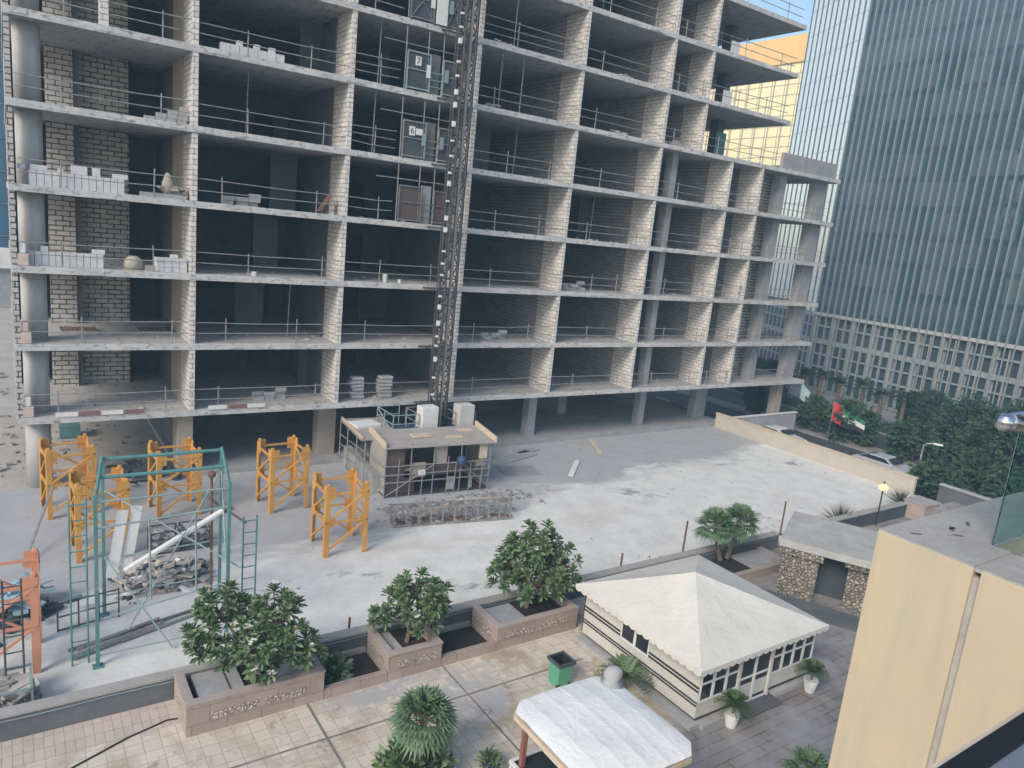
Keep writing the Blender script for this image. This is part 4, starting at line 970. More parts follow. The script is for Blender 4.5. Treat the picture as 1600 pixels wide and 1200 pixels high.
for x,y,h,lab in ((24.5,-17.25,2.05,'tallest rusty steel post along the boundary wall'),(21.15,-16.9,.95,'short rusty steel post along the boundary wall'),(32.2,-16.8,1.8,'rusty steel post next to the stone hut'),(8.9,-17.2,.95,'thin pointed post behind the short planter')):
    single(MB().bar((x,y,Y0),(x+.02,y,Y0+h),.06).box(x-.09,x+.09,y-.09,y+.09,Y0,Y0+.06),'steel_post',RUSTY,lab,'post','posts along the boundary wall')
shrub((22.9,-17.2,Y0),.55,70,LEAF4,'sparse twiggy weed by the boundary wall',64,(.1,.2))
# ------------------------------------------------------------------ tent
tn=thing('tent','cream pavilion tent with pyramid roof, scalloped valance and striped walls','tent',(19.0,-22.9,Y0))
tx0,tx1,ty0,ty1=16.38,22.0,-25.45,-20.15; ez=2.28; az=3.45; ov=.42
ex0,ex1,ey0,ey1=tx0-ov,tx1+.15,ty0-.3,ty1+.12
apx=Vector((18.75,-22.75,az))
m=MB()
def hip(c0,c1):
    n=14;k=8
    for i in range(n):
        for j in range(k):
            def f(a,b):
                p=Vector(c0)*(1-a)+Vector(c1)*a; q=p*(1-b)+apx*b; sag=-.05*math.sin(math.pi*min(1,b*1.0))*(.35+.65*math.sin(math.pi*a)); return q+Vector((0,0,sag))
            m.quad(f(i/n,j/k),f((i+1)/n,j/k),f((i+1)/n,(j+1)/k),f(i/n,(j+1)/k))
cs=[(ex0,ey0,ez),(ex1,ey0,ez),(ex1,ey1,ez),(ex0,ey1,ez)]
for i in range(4): hip(cs[i],cs[(i+1)%4])
m.build('roof',TENT,tn)
m=MB()
for i in range(4):
    a=Vector(cs[i]);b=Vector(cs[(i+1)%4]); n=int((b-a).length/.3)
    nrm=(b-a).cross(Vector((0,0,1))).normalized()
    for j in range(n):
        p=a+(b-a)*j/n;q=a+(b-a)*(j+1)/n; mid=(p+q)/2
        z1v=Vector((0,0,-.13)); z2=Vector((0,0,-.175)); z3v=Vector((0,0,-.20))
        m.quad(p,q,q+z1v,q*.8+p*.2+z2,mid+z3v,p*.8+q*.2+z2,p+z1v)
m.build('valance',TENT,tn)
# left wall (striped canvas) with a window gap, front wall with windows and door
wl=MB(); y1w,y2w=-22.05,-23.35
wl.box(tx0,tx0+.04,y1w,ty1,Y0+.25,ez); wl.box(tx0,tx0+.04,ty0,y2w,Y0+.25,ez); wl.box(tx0,tx0+.04,y2w,y1w,Y0+.25,Y0+1.05)
wl.box(tx0,tx1,ty1-.04,ty1,Y0+.25,ez); wl.box(tx1-.04,tx1,ty0,ty1-.04,Y0+.25,ez); wl.box(tx0+.04,tx1-.04,ty0,ty0+.04,Y0+.25,Y0+.75)
wl.build('canvas_wall',TENTW,tn)
st=MB()
for z in (.62,.72,1.08,1.20,1.72,1.84):
    for (a,b) in (((ty1-.0,y1w) if True else 0),(y2w,ty0)):
        if Y0+z<Y0+1.06: continue
        st.box(tx0-.008,tx0,min(a,b),max(a,b),Y0+z,Y0+z+.07)
    if z<1.06: st.box(tx0-.008,tx0,ty0,ty1,Y0+z,Y0+z+.06)
st.build('stripes',BLACK,tn)
MB().box(tx0-.28,tx0+.1,ty0-.12,ty1,Y0-.02,Y0+.12).box(tx0+.1,18.15,ty0-.28,ty0+.02,Y0-.02,Y0+.14).build('plinth',CONC_L,tn); MB().box(19.9,tx1,ty0-.2,ty0+.02,Y0-.02,Y0+.14).build('plinth',CONC_L,tn)
MB().box(18.15,19.9,ty0-.55,ty0,Y0-.02,Y0+.07).build('door_step',CONC_D,tn)
def twin(ax,a,b,z0_,z1_,lab='window'):
    # window frame with one pane and a mullion, on the left wall (ax=x) or the front wall (ax=y)
    r=.05
    if ax=='x':
        y0_,y1__=min(a,b),max(a,b); X=tx0
        f=MB().box(X-.02,X+.05,y0_,y0_+r,z0_,z1_).box(X-.02,X+.05,y1__-r,y1__,z0_,z1_).box(X-.02,X+.05,y0_+r,y1__-r,z1_-r,z1_).box(X-.02,X+.05,y0_+r,y1__-r,z0_,z0_+r)
        fo=f.build(lab,WHITEP,tn); p=MB().box(X+.01,X+.02,y0_+r,y1__-r,z0_+r,z1_-r)
    else:
        x0_,x1__=min(a,b),max(a,b); Yf=ty0
        f=MB().box(x0_,x0_+r,Yf-.02,Yf+.05,z0_,z1_).box(x1__-r,x1__,Yf-.02,Yf+.05,z0_,z1_).box(x0_+r,x1__-r,Yf-.02,Yf+.05,z1_-r,z1_).box(x0_+r,x1__-r,Yf-.02,Yf+.05,z0_,z0_+r)
        zm=z0_+(z1_-z0_)*.45; f.box(x0_+r,x1__-r,Yf-.02,Yf+.03,zm,zm+.05)
        fo=f.build(lab,WHITEP,tn); p=MB().box(x0_+r,x1__-r,Yf+.012,Yf+.02,z0_+r,z1_-r)
    fo['_o']=(tn.location.x,tn.location.y,tn.location.z)
    po=p.build('pane',PANE,fo)
twin('x',y1w,(y1w+y2w)/2,Y0+1.05,ez-.02); twin('x',(y1w+y2w)/2,y2w,Y0+1.05,ez-.02)
for a,b in ((16.42,17.0),(17.0,17.58),(17.58,18.16)): twin('y',a,b,Y0+.75,ez-.05)
twin('y',18.2,18.95,Y0+.08,ez-.05,'door'); twin('y',18.95,19.7,Y0+.08,ez-.05,'door')
for a,b in ((19.74,20.3),(20.3,20.86),(20.86,21.4),(21.4,21.95)): twin('y',a,b,Y0+.75,ez-.05)
for x in (18.17,19.72): MB().box(x-.04,x+.04,ty0-.06,ty0-.022,Y0+.05,ez).build('door_post',TENTW,tn)
# ------------------------------------------------------------------ canopy
cn=thing('canopy','white fabric canopy with cut corners on brown posts','canopy',(11.65,-26.4,Y0))
ax0,ax1,ay0,ay1=10.0,13.22,-28.2,-24.72
m=MB(); n=30;k=30
def cf(i,j):
    u=i/n;v=j/k; x=ax0+(ax1-ax0)*u; y=ay0+(ay1-ay0)*v
    c=.35
    # cut corners
    du=min(u,1-u)*(ax1-ax0); dv=min(v,1-v)*(ay1-ay0)
    if du+dv<c:
        s=(c-du-dv)/2; x+=s*(1 if u<.5 else -1); y+=s*(1 if v<.5 else -1)
    rid=abs(math.sin(u*6*math.pi))**.5; bulge=.10*math.sin(math.pi*u)*math.sin(math.pi*v)
    return (x,y,2.50+bulge+.010*(1-rid)-.012*abs(math.sin(v*4*math.pi))-.012*math.sin(9*u+7*v)-.10*((1-2*min(u,1-u))**8+(1-2*min(v,1-v))**8)*.6)
for i in range(n):
    for j in range(k): m.quad(cf(i,j),cf(i+1,j),cf(i+1,j+1),cf(i,j+1))
m.build('canvas',CANVAS,cn)
m=MB(); 
for (p,q) in (((ax0+.05,ay0+.3),(ax0+.05,ay1-.3)),((ax1-.05,ay0+.3),(ax1-.05,ay1-.3)),((ax0+.3,ay1-.05),(ax1-.3,ay1-.05)),((ax0+.3,ay0+.05),(ax1-.3,ay0+.05)),((ax0+.05,ay1-.3),(ax0+.3,ay1-.05))):
    m.bar((p[0],p[1],2.27),(q[0],q[1],2.27),.08,.12)
m.build('edge_beam',TIMBER,cn)
for x,y in ((ax0+.25,ay0+.3),(ax0+.3,ay1-.45),(ax1-.3,ay0+.3),(ax1-.3,ay1-.35)): MB().box(x-.06,x+.06,y-.06,y+.06,Y0,2.21).build('post',mat_plain('red_brown_post',(.28,.12,.09),.5),cn)
# grey cloth bundle on the canopy's back corner
q=rnd(15); m=MB()
prof=[(.34,0),(.36,.06),(.25,.12),(.21,.22),(.23,.34),(.20,.46),(.12,.55),(.02,.58)]
k0=len(m.v); n=16
for r,z in prof:
    for i in range(n):
        a=2*math.pi*i/n; rr_=r*(1+.16*math.sin(2*a+z*5)+q.uniform(-.05,.05)); m.v.append((13.0+rr_*math.cos(a)+z*.12,-25.2+rr_*1.1*math.sin(a),2.40+z*.92))
for j in range(len(prof)-1):
    for i in range(n): m.f.append((j*n+i,j*n+(i+1)%n,(j+1)*n+(i+1)%n,(j+1)*n+i))
m.f.append(tuple(range(n))[::-1]); m.f.append(tuple((len(prof)-1)*n+i for i in range(n)))
single(m,'cloth_bundle',GREYC,'grey cloth-wrapped lump on the back corner of the white canopy','bundle',smooth=True)
# bin, tub, bench
bn=thing('waste_bin','green wheeled waste bin without a lid on the terrace','bin',(13.95,-22.05,Y0))
m=MB(); 
def frus(m,c,a,b,h0,h1,cap=True):
    x,y=c; v=[(x-a,y-a),(x+a,y-a),(x+a,y+a),(x-a,y+a)]; w_=[(x-b,y-b),(x+b,y-b),(x+b,y+b),(x-b,y+b)]
    for i in range(4): m.quad((*v[i],h0),(*v[(i+1)%4],h0),(*w_[(i+1)%4],h1),(*w_[i],h1))
    if cap: m.quad(*[(p[0],p[1],h0) for p in v[::-1]])
frus(m,(13.95,-22.05),.22,.29,Y0+.06,Y0+.88); m.build('bin_body',BING,bn)
m=MB(); frus(m,(13.95,-22.05),.19,.262,Y0+.1,Y0+.885); m.build('bin_liner',RUBBER,bn)
MB().box(13.62,14.28,-22.38,-22.33,Y0+.82,Y0+.92).box(13.62,14.28,-21.77,-21.72,Y0+.82,Y0+.92).box(13.62,13.67,-22.33,-21.77,Y0+.82,Y0+.92).box(14.23,14.28,-22.33,-21.77,Y0+.82,Y0+.92).build('rim',DARKG,bn)
for x in (13.75,14.15): MB().tube((x-.03,-22.27,Y0+.09),(x+.03,-22.27,Y0+.09),.09,None,12).build('wheel',RUBBER,bn)
tb=thing('table','white-framed table under the edge of the canopy','table',(10.45,-25.1,Y0))
MB().box(10.2,11.1,-25.7,-24.95,.86,.9).build('table_top',PANE,tb); MB().box(10.12,10.2,-25.78,-24.87,.85,.92).box(11.1,11.18,-25.78,-24.87,.85,.92).box(10.2,11.1,-24.95,-24.87,.85,.92).box(10.2,11.1,-25.78,-25.7,.85,.92).build('table_frame',WHITEP,tb)
for x in (10.17,11.13):
    for y in (-25.72,-24.92): MB().box(x-.03,x+.03,y-.03,y+.03,Y0,.85).build('leg',WHITEP,tb)
MB_t=single(MB().lathe((9.98,-24.3,Y0),[(.18,0),(.26,.3),(.28,.34),(.2,.33)],14),'tub',DARKG,'dark round tub beside the white canopy','tub')
# cable on the terrace
pp=[(-1.5,-20.2),(.2,-19.9),(1.2,-19.45),(2.2,-19.0),(3.2,-18.7),(3.45,-18.75)]
m=MB().path([(x,y,Y0+.02) for x,y in pp],.022,6); single(m,'cable',RUBBER,'dark cable trailing over the terrace to the longest planter','cable')
# ------------------------------------------------------------------ stone hut and planters right of the tent
hut=thing('stone_hut','flat-roofed hut clad in rubble stone with a dark doorway','hut',(28.5,-22,Y0-.01),R_(-62))
def Hm(mb,n,m,**k): return mb.build(n,m,hut,local=True,**k)
# local x runs along the entrance front (towards the camera side), local y away from the camera
Hm(MB().box(-2.0,-.55,-1.3,2.3,0,2.15),'stone_wall',STONE); Hm(MB().box(.55,4.0,-.9,2.3,0,2.15),'stone_wall',STONE); Hm(MB().box(-.55,.55,1.2,2.3,0,2.15),'stone_wall',STONE)
Hm(MB().box(-.55,.55,-.2,-.15,0,2.0),'door',DARKG)
Hm(MB().box(-2.15,4.2,-1.5,2.5,2.16,2.46),'roof_slab',mat_noise('pale_roof',(.50,.485,.455),(.36,.345,.325),1.2))
Hm(MB().box(-2.1,-.4,-1.45,-1.32,1.85,2.15).box(.4,4,-1.3,-1.0,1.9,2.15),'stone_lintel',STONE)
Hm(MB().box(-2.6,4.2,-2.8,-1.5,-.0,.1),'front_step',CONC_D)
t=thing('stone_planter','low granite planter around the twin fan palms','planter',(26.3,-18.6,Y0)); MB().box(24.6,29.2,-19.6,-19.35,Y0-.02,.55).box(28.9,29.2,-19.35,-17.9,Y0-.02,.55).build('planter_wall',PINK,t); MB().box(24.6,28.9,-19.35,-17.9,Y0,.48).build('soil',SOIL,t); MB().box(26.8,28.9,-19.3,-18,.481,.53).build('stone_slab',CONC,t)
t=thing('dark_planter','dark low wall behind the stone hut','wall',(36,-18.4,Y0)); MB().box(31.5,42.2,-17.9,-17.6,Y0-.02,.95).build('wall',DARKG,t); MB().box(31.5,42.2,-17.95,-17.55,.95,1.0).build('coping',COPING,t)
t=thing('pink_block','pink stone gate pier beyond the lamp post','pier',(42.6,-17.9,Y0)); MB().box(42.2,43.8,-18.9,-17.7,Y0-.02,1.15).build('pier_body',PINK,t); MB().box(42.15,43.85,-18.95,-17.65,1.15,1.2).build('pier_cap',COPING,t)
t=thing('garden_wall','grey wall with white end caps beyond the cream parapet','wall',(48.4,-18.5,Y0)); MB().box(48.5,48.8,-22,-16.6,-1,.95).build('wall',CONC_D,t); MB().box(48.42,48.88,-22,-16.6,.95,1.02).build('coping',CONC_L,t)
t=thing('garden_lamp','lit yellow garden lamp on a thin black post','lamp',(38.9,-17.95,Y0))
MB().tube((38.9,-18.05,Y0),(38.9,-18.05,2.3),.04).build('post',BLACK,t); MB().tube((38.9,-18.05,2.55),(38.9,-18.05,2.75),.03).build('finial',BLACK,t)
em,tt,b=newmat('lamp_glow'); b.inputs['Base Color'].default_value=(1,.8,.3,1); b.inputs['Emission Color'].default_value=(1,.68,.12,1); b.inputs['Emission Strength'].default_value=1.1
MB().lathe((38.9,-18.05,2.24),[(.08,0),(.2,.06),(.24,.18),(.14,.30),(.03,.34)],14).build('globe',em,t,smooth=True)
# ------------------------------------------------------------------ cream yard wall on the right
yw=thing('yard_wall','cream rendered parapet wall along the right edge of the yard','wall',(47,-6,Y0))
MB().box(46.75,47.0,-15.9,.2,-1.0,1.3).build('wall',mat_noise('tan_render',(.56,.50,.41),(.46,.42,.36),1.2),yw); MB().box(46.70,47.06,-15.95,.25,1.3,1.36).build('coping',TIMBER,yw)
t=thing('low_panel_wall','pale concrete panel wall under the right end of the unfinished building','wall',(53,-.1,-.5)); MB().box(47.4,56.6,-.35,-.15,-1.0,.95).build('panel',CONC_L,t); MB().box(47.3,56.7,-.4,-.1,.95,1.02).build('coping',WHITEP,t)
# ------------------------------------------------------------------ street furniture, vehicles, flags
def lamp(x,y,h,lab,az=-.9):
    t=thing('street_lamp',lab,'street lamp',(x,y,-.9)); MB().tube((x,y,-.9),(x,y,h),.09,.06,8).build('pole',STEEL,t)
    MB().path([(x,y,h),(x+.1,y-.15,h+.2),(x+.3,y-.5,h+.28)],.045,6).build('arm',STEEL,t); MB().obox((x+.42,y-.75,h+.28),(.12,-.26,0),(.1,.05,0),(0,0,.05)).build('lamp_head',WHITEP,t)
lamp(52.4,-13.3,2.2,'tall street lamp behind the end of the cream yard wall')
def flag(x,y,z0,h,cols,lab,w1,hh,droop,seed):
    t=thing('flag',lab,'flag',(x,y,z0)); MB().tube((x,y,z0),(x,y,h),.035,.022,8).build('flag_pole',MSTEEL,t)
    n=16
    def pt(u,v): # u along fly, v 0 top..1 bottom
        yy=y-u*w1*.62-.02; xx=x+u*w1*.35+.14*math.sin(u*7+v*1.5)*u; zz=h-.1-v*hh*(1-.35*u)-droop*u+.05*math.sin(u*9+seed); return (xx,yy,zz)
    for (u0,u1,v0,v1,mt,nm) in cols:
        m=MB(); a=max(2,int(n*(u1-u0)))
        for i in range(a):
            for j in range(4):
                f=lambda p,r:pt(u0+(u1-u0)*p/a,v0+(v1-v0)*r/4); m.quad(f(i,j),f(i+1,j),f(i+1,j+1),f(i,j+1))
        m.build(nm,mt,t)
flag(57.3,-3.2,-1,2.7,[(0,.3,0,1,REDF,'red_band'),(.3,1,0,.33,GREENF,'green_band'),(.3,1,.33,.66,WHITEF,'white_band'),(.3,1,.66,1,BLACKF,'black_band')],'flag with a red band, waving beyond the cream yard wall',3.6,1.7,1.2,1)
flag(60.9,2.5,-1,2.95,[(0,1,0,1,PALEGF,'cloth')],'pale green flag drooping at the corner of the unfinished building',2.2,1.5,1.4,2)
def car(x,y,z,rz,mat,lab,suv=False):
    t=thing('parked_car',lab,'car',(x,y,z),rz,'cars on the street'); H=1.75 if suv else 1.42
    if suv: pr=[(-2.3,.35),(-2.3,.95),(-2.15,1.1),(-1.9,H-.05),(-1.6,H),(.35,H-.02),(1.05,1.12),(2.1,1.0),(2.32,.8),(2.32,.35)]
    else: pr=[(-2.25,.32),(-2.25,.8),(-2.1,.98),(-1.5,1.02),(-.95,H-.04),(.2,H),(.95,1.0),(1.95,.88),(2.25,.68),(2.25,.32)]
    m=MB(); n=len(pr)
    def wd(zv): return .9 if zv<1.05 else .72
    Lf=[(px_,-wd(pz),pz) for px_,pz in pr]; Rf=[(px_,wd(pz),pz) for px_,pz in pr]
    k=len(m.v); m.v+=Lf+Rf
    for i in range(n): m.f.append((k+i,k+(i+1)%n,k+n+(i+1)%n,k+n+i))
    m.f.append(tuple(k+i for i in range(n))[::-1]); m.f.append(tuple(k+n+i for i in range(n)))
    m.build('body',mat,t,local=True,bevel=.06)
    zt=H-.1
    g=MB()
    for s in (-1,1):
        g.quad((-1.75,s*.86,1.08),(.75,s*.86,1.08),(.25,s*.735,zt),(-1.55 if suv else -.95,s*.735,zt))
    g.quad((1.0,-.78,1.14),(1.0,.78,1.14),(.42,.66,zt+.02),(.42,-.66,zt+.02)); g.quad((-2.1 if suv else -1.55,-.78,1.12),(-2.1 if suv else -1.55,.78,1.12),(-1.94 if suv else -1.02,.66,zt),(-1.94 if suv else -1.02,-.66,zt))
    for i,v in enumerate(g.v):
        pass
    g2=MB()
    for f in g.f:
        p=[Vector(g.v[i]) for i in f]; c=sum(p,Vector())/4; nn=(p[1]-p[0]).cross(p[2]-p[0]).normalized(); 
        if nn.dot(c-Vector((0,0,.9)))<0: nn=-nn
        g2.quad(*[a+nn*.07 for a in p])
    g2.build('window',PANE,t,local=True)
    for sx in (-1.4,1.4):
        for s in (-1,1):
            wv=MB().tube((sx,s*.75,.33),(sx,s*.95,.33),.33,None,16).build('wheel',RUBBER,t,local=True); MB().tube((sx,s*.951,.33),(sx,s*.96,.33),.2,None,12).build('rim',STEEL,wv,local=True)
    for s in (-.62,.62): MB().box(2.25 if suv else 2.18,2.36 if suv else 2.29,s-.18,s+.18,.68,.82).build('headlight',WHITEP,t,local=True)
car(53.6,-10.4,-1,R_(-90),CARS,'silver car on the street behind the cream yard wall',False)
car(52.0,-2.2,-1,R_(-90),CARW,'white car on the street behind the far end of the cream yard wall')
# ------------------------------------------------------------------ street trees and palms
def tree(x,y,z,h,r,seed,lab,mat=LEAF3,n=1500,ls=(.25,.5),grp='trees along the street'):
    q=rnd(seed); t=thing('street_tree',lab,'tree',(x,y,z),0,grp); th=h-r*1.75
    tr=MB().path([(x,y,z),(x+.1,y,z+th*.5),(x,y,z+max(.6,th))],.2,8,.14); top=Vector((x,y,z+max(.6,th)))
    bl=[]
    for i in range(11):
        d=Vector((q.gauss(0,1),q.gauss(0,1),q.gauss(.35,.7))).normalized(); c=Vector((x,y,z+h-r))+Vector((d.x*r*.72,d.y*r*.72,d.z*r*.62)); bl.append((c,r*q.uniform(.32,.55))); tr.tube(top,c,.09,.03,5)
    tr.build('trunk',BARK,t); lf=MB()
    for i in range(n):
        c,rr_=bl[q.randrange(len(bl))]; d=Vector((q.gauss(0,1),q.gauss(0,1),q.gauss(0,1))).normalized(); p=c+d*rr_*q.uniform(.5,1.1); l=q.uniform(*ls)
        a=(d+Vector((q.uniform(-1,1),q.uniform(-1,1),q.uniform(-.6,.4)))).normalized(); s=a.orthogonal().normalized()*l*.3
        lf.quad(p,p+a*l*.5+s,p+a*l,p+a*l*.5-s)
    lf.build('crown',mat,t); return t
TL=[(59.3,-4.0,5.0,2.2,'bushy tree on the median left of the street lamp'),(59.3,-.2,4.2,1.6,'small tree on the median under the red flag'),(53.6,-17.2,4.4,2.5,'broad tree beyond the garden wall, in front of the others'),(51.0,-15.2,3.3,1.7,'low tree at the end of the cream yard wall'),
    (63,-13.8,6.0,2.8,'dense dark tree behind the broad one'),(68.5,-9.5,6.6,3.0,'large dark tree in front of the podium, near the corner of the glass tower'),(66.8,-16.5,6.5,3.2,'large dark tree nearest the right edge'),(60.0,-20.0,5.2,2.8,'dark tree seen through the glass balustrade'),
    (70.5,-4.4,5.6,2.1,'round tree right of the palms'),(69.5,11.5,5.0,2.0,'tree left of the palms, beyond the concrete panel wall'),(71,16.0,5.2,2.2,'tree behind the right end column of the unfinished building'),(70,22,5.0,2.2,'tree beyond the ground floor of the unfinished building'),(64.8,-10.0,5.2,2.5,'dark rounded tree on the far kerb behind the street lamp'),(59.6,-9.3,4.2,2.0,'leafy tree on the median right of the red flag'),(57.0,-16.0,4.6,2.6,'wide low tree on the near kerb beyond the garden wall'),(73.5,-13,7.5,3.2,'tallest dark tree against the podium'),(59.4,5.6,4.0,1.7,'small tree on the median left of the red flag')]
for i,(x,y,h,r,lab) in enumerate(TL): tree(x,y,-.9,h*.74,r*.9,200+i,lab,n=3400 if r>2 else 2200)
def date_palm(x,y,h,seed,lab):
    q=rnd(seed); t=thing('date_palm',lab,'palm',(x,y,-.9),0,'date palms before the podium'); top=Vector((x+q.uniform(-.2,.2),y,-.9+h))
    MB().path([(x,y,-.9),(x,y,-.9+h*.5),top],.22,8,.17).build('trunk',BARK,t); lf=MB()
    for i in range(26):
        a=i*2.4; el=R_(q.uniform(-15,75)); d=Vector((math.cos(a)*math.cos(el),math.sin(a)*math.cos(el),math.sin(el))); s=Vector((-math.sin(a),math.cos(a),0)); r=q.uniform(1.5,2.0)
        for j in range(10):
            k=(j+1)/10; p=top+d*r*k+Vector((0,0,-r*.55*k*k)); l=.5*(1-.55*k)
            for sg in (-1,1): dd=(s*sg+d*.8+Vector((0,0,-.4))).normalized(); lf.quad(p,p+dd*l*.5+d*.05,p+dd*l,p+dd*l*.5-d*.05)
    lf.build('crown',LEAF3,t)
for i,(y,h) in enumerate(((9.5,4.3),(7.2,4.0),(5.0,4.5),(2.9,4.1),(.7,4.4),(-1.5,4.0),(-3.6,4.3))):
    date_palm(68.0+.35*math.sin(i*2),y,h*.8,300+i,'date palm in the row before the podium, %s from the left'%['first','second','third','fourth','fifth','sixth','seventh'][i])
hg=thing('hedge','clipped dark hedge along the far pavement','hedge',(66.9,0,-.9)); q=rnd(5); lf=MB()
for i in range(5200):
    p=Vector((66.9+q.uniform(-.45,.45),q.uniform(-24,26),-.87+q.uniform(0,1)**.6*.95)); l=q.uniform(.15,.3); a=Vector((q.uniform(-1,1),q.uniform(-1,1),q.uniform(-.3,1))).normalized(); s=a.orthogonal().normalized()*l*.35
    lf.quad(p,p+a*l*.5+s,p+a*l,p+a*l*.5-s)
lf.build('foliage',LEAF3,hg); MB().box(66.6,67.2,-24,26,-.88,-.1).build('hedge_core',LEAF3,hg)
# ------------------------------------------------------------------ glass tower with podium
gt=thing('glass_tower','teal glass tower with pale vertical fins above a stone podium','tower',(78.5,0,-1))
D=Vector((.0703,.9975,0)); O=Vector((78.5,0,0))
def fp(s,z,off=0): p=O+D*s+Vector((-D.y,D.x,0))*off; return Vector((p.x,p.y,z))
s0,s1=-45,14.75; pz=8.15; tz=62
def slabbox(mb,sa,sb,za,zb,o0,o1):
    k=len(mb.v)
    for z in (za,zb):
        for s,o in ((sa,o1),(sb,o1),(sb,o0),(sa,o0)): mb.v.append(tuple(fp(s,z,o)))
    mb.f+=[tuple(k+i for i in q_) for q_ in ((3,2,1,0),(4,5,6,7),(0,1,5,4),(1,2,6,5),(2,3,7,6),(3,0,4,7))]
    return mb
slabbox(MB(),s0,s1,pz,tz,-24,0).build('glass_facade',CURT,gt)
m=MB(); s=s1-.1
while s>s0: slabbox(m,s-.055,s+.055,-1 if s>-11.5 else pz,tz,.255,.36); slabbox(m,s-.03,s+.03,pz+.01,tz,0,.255); s-=.86
m.build('facade_fins',FIN,gt)
# pale angled face at the left of the tower
e0=fp(s1,0,0); dv=Vector((math.sin(R_(27)),math.cos(R_(27)),0)); nv=Vector((-dv.y,dv.x,0)); Lw=13.5
m=MB(); a=e0;b2=e0+dv*Lw
m.quad((a.x,a.y,pz),(a.x,a.y,tz),(b2.x,b2.y,tz),(b2.x,b2.y,pz)); bk_=b2+Vector((25,-8,0)); m.quad((b2.x,b2.y,-1),(b2.x,b2.y,tz),(bk_.x,bk_.y,tz),(bk_.x,bk_.y,-1)); m.build('pale_facade',PALEG,gt)
m=MB()
for i in range(12):
    p=e0+dv*(Lw*i/11); m.obox((p.x+nv.x*.012,p.y+nv.y*.012,(tz+pz)/2),dv*.17,nv*.012,(0,0,(tz-pz)/2))
z=pz+1
while z<tz: 
    p=e0+dv*Lw/2+nv*.01; m.obox((p.x,p.y,z),dv*Lw/2,nv*.004,(0,0,.018)); z+=2.95
m.build('pale_facade_fins',DFIN,gt)
# podium
m=MB(); a=e0+nv*.05; b2_=b2+nv*.05; m.quad((a.x,a.y,-1),(a.x,a.y,pz-.02),(b2_.x,b2_.y,pz-.02),(b2_.x,b2_.y,-1)); m.build('podium_wall',PODM,gt)
for i in range(12):
    p=e0+dv*(Lw*(i+.5)/12)+nv*.06
    for za,zb in [(-.7,1.7),(1.95,3.2),(3.4,4.5),(5.1,6.5),(6.72,7.6)]: MB().obox((p.x,p.y,(za+zb)/2),dv*.36,nv*.02,(0,0,(zb-za)/2)).build('window',PWIN,gt)
slabbox(MB(),s0,s1,-1,pz-.35,-24,-.35).build('podium_wall',PODM,gt)
slabbox(MB(),s0,s1+.2,pz-.35,pz,-24,.25).build('podium_cornice',mat_noise('podium_cornice',(.46,.46,.45),(.4,.4,.39),.5),gt)
bayw=2.55; nb=0; rows=[(-.7,1.7),(1.95,3.2),(3.4,4.5),(5.1,6.5),(6.72,7.6)]
proto=None
s=s1-.1
while s>-11.5:
    slabbox(MB(),s-.34,s,-1,pz-.36,-.36,.1).build('pilaster',PODM,gt)
    for (za,zb) in rows:
        for k in range(2):
            if s>13 and k==1: pass
            sa=s-.34-(k+1)*1.08+.0; sb=sa+.92
            w_=slabbox(MB(),sa,sb,za,zb,-.345,-.30).build('window',PWIN,gt)
    s-=bayw
m=MB()
s=s1-.1
while s>-11.5:
    m2=slabbox(MB(),s-.34-1.10-.08,s-.34-1.10+.06,-1,pz-.36,-.34,.02); m2.build('window_mullion',PODM,gt)
    s-=bayw
for zz,zh in ((1.72,.2),(3.22,.16),(4.52,.55),(6.52,.18)): slabbox(MB(),-12,s1,zz,zz+zh,-.34,-.02).build('spandrel',PODM,gt)
slabbox(MB(),-45,-11.6,-1,5.6,-.34,.3).build('podium_panel',CONC_D,gt)
# ------------------------------------------------------------------ golden tower beyond
go=thing('golden_tower','golden sunlit panelled tower far behind the unfinished building','tower',(165,95,-1))
MB().box(150,180,60,120,-1,57.5).build('panelled_wall',GOLD,go); MB().box(149.6,180.4,59.6,120.4,57.5,63.4).build('parapet',GOLDT,go)
m=MB()
for i in range(16): m.box(149.85,150,60+i*3.7,60.25+i*3.7,-1,57.5)
m.build('ribs',TANC,go)
# building far left
lb=thing('blue_block','blue glass block with a white band at the far left edge','building',(-10,60,-1))
MB().box(-24,.75,60,75,6.8,60).build('glass_facade',LEFTG,lb); MB().box(-24.2,1.0,59.7,75.2,4.6,6.8).build('white_band',WHITEP,lb); MB().box(-24,.6,60.2,75,-1,4.6).build('base_wall',CONC,lb)
m=MB()
for i in range(12): m.box(-24+i*2.1,-23.9+i*2.1,59.85,60,6.8,60)
for i in range(15): m.box(-24,.75,59.9,60,8+i*3.4,8.12+i*3.4)
m.build('mullions',DFIN,lb)
# ------------------------------------------------------------------ cream balcony wall, glass balustrade, window frame near the camera
cw=thing('balcony_wall','cream rendered balcony wall with grey coping close to the camera','wall',(6,-36,8))
WX,WY=5.5,-35.04
MB().box(WX,WX+.6,-35.74,WY,-1,11.985).build('wall',CREAMW,cw,bevel=.008); MB().box(WX,WX+.6,-37.3,-35.79,-1,11.985).build('wall',CREAMW,cw,bevel=.008)
MB().box(WX+.6,16,-35.6,WY,-1,11.985).build('wall',CREAMW,cw)
MB().box(WX+.03,WX+.6,-35.79,-35.74,-1,11.92).build('joint_strip',DARKG if False else COPING,cw)
MB().box(WX+.006,WX+.62,-35.735,WY-.006,11.985,12.0).box(WX+.006,WX+.62,-37.3,-35.795,11.985,12.0).box(WX+.62,16,-35.62,WY-.006,11.985,12.0).box(WX+.02,WX+.6,-35.795,-35.735,11.96,11.985).build('coping',COPING,cw)
q=rnd(4)
st_=MB()
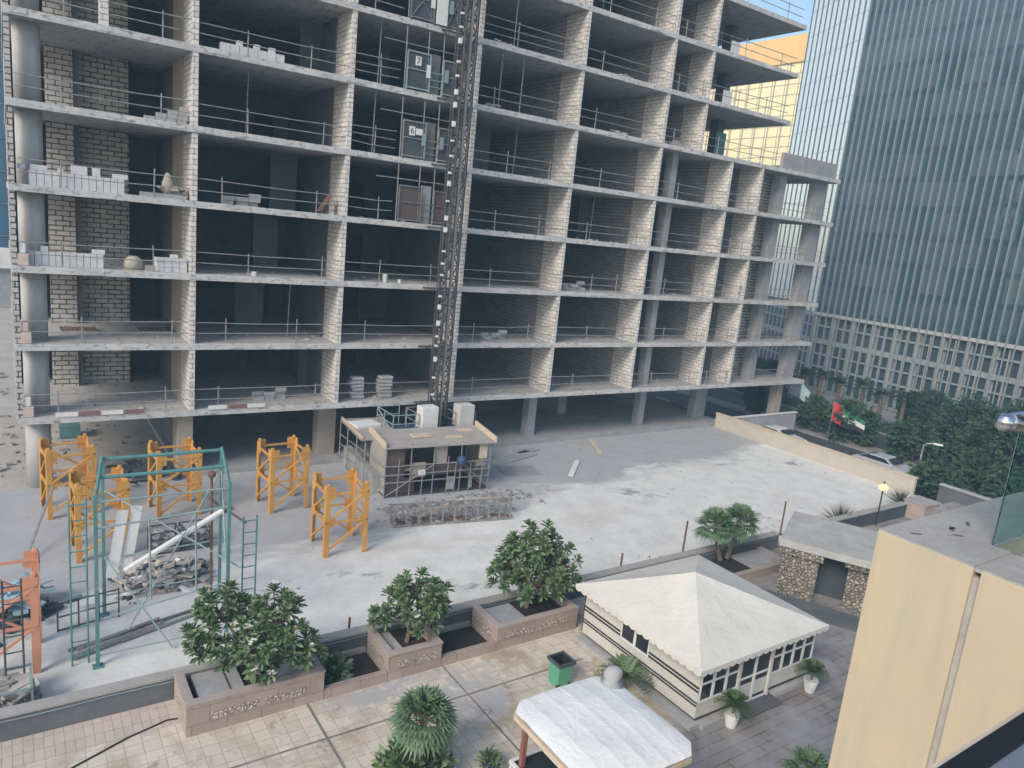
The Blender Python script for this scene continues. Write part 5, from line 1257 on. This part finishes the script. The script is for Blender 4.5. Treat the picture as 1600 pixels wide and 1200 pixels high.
for i in range(7):
    x,y=WX+q.uniform(.1,.5),WY-q.uniform(.1,1.0); st_.obox((x+i*.1,y if i<4 else WY-.25,12.004),(q.uniform(.02,.05),q.uniform(-.03,.03),0),(0,q.uniform(.008,.02),0),(0,0,.002))
st_.build('stain',CONC_D,cw)
MB().box(WX+.5,16,-37.3,-35.6,10.6,10.7).build('balcony_floor',PAVE,cw)
gb=thing('glass_balustrade','clear glass balustrade with a rounded chrome handrail on the balcony wall','balustrade',(6.1,-36,12))
gm,tt,b=newmat('balustrade_glass'); b.inputs['Base Color'].default_value=(.80,.92,.90,1); b.inputs['Transmission Weight'].default_value=1.0; b.inputs['Roughness'].default_value=.0; b.inputs['IOR'].default_value=1.05; b.inputs['Specular IOR Level'].default_value=.5
MB().box(6.09,6.102,-37.2,-35.60,12.002,12.9).build('glass_panel',gm,gb); MB().box(6.102,15,-35.602,-35.59,12.002,12.9).build('glass_panel',gm,gb)

MB().path([(6.1,-37.2,12.95),(6.1,-35.56,12.95)],.065,14).path([(5.99,-35.53,12.95),(15,-35.53,12.95)],.065,14).lathe((5.99,-35.53,12.885),[(.025,0),(.055,.02),(.066,.065),(.055,.11),(.025,.13)],14).build('handrail',CHROME,gb,smooth=True)
wf=thing('window_frame','black window gasket and grey sill at the bottom right corner','window frame',(1.6,-37.5,13.3))
MB().box(.6,3,-37.487,-37.455,13.30,13.335).build('gasket',mat_plain('black_gasket',(.008,.009,.012),.5),wf); MB().box(.6,3,-37.70,-37.487,13.30,13.331).build('sill',mat_plain('grey_sill',(.17,.21,.25),.5),wf); MB().box(.6,3,-37.455,-37.447,13.29,13.332).build('outer_bead',TIMBER,wf)
for o in list(bpy.data.objects):
    if '_o' in o: del o['_o']
# ------------------------------------------------------------------ haze
hm_=bpy.data.materials.new('thin_haze'); hm_.use_nodes=True; ht=hm_.node_tree
for n_ in list(ht.nodes):
    if n_.type=='BSDF_PRINCIPLED': ht.nodes.remove(n_)
pv=ht.nodes.new('ShaderNodeVolumePrincipled'); pv.inputs['Color'].default_value=(.45,.74,1,1); pv.inputs['Density'].default_value=HAZE
ht.links.new(pv.outputs[0],ht.nodes['Material Output'].inputs['Volume'])
hz=MB().box(-110,210,-70,140,-2.6,82).build('haze',hm_,None); hz['kind']='stuff'
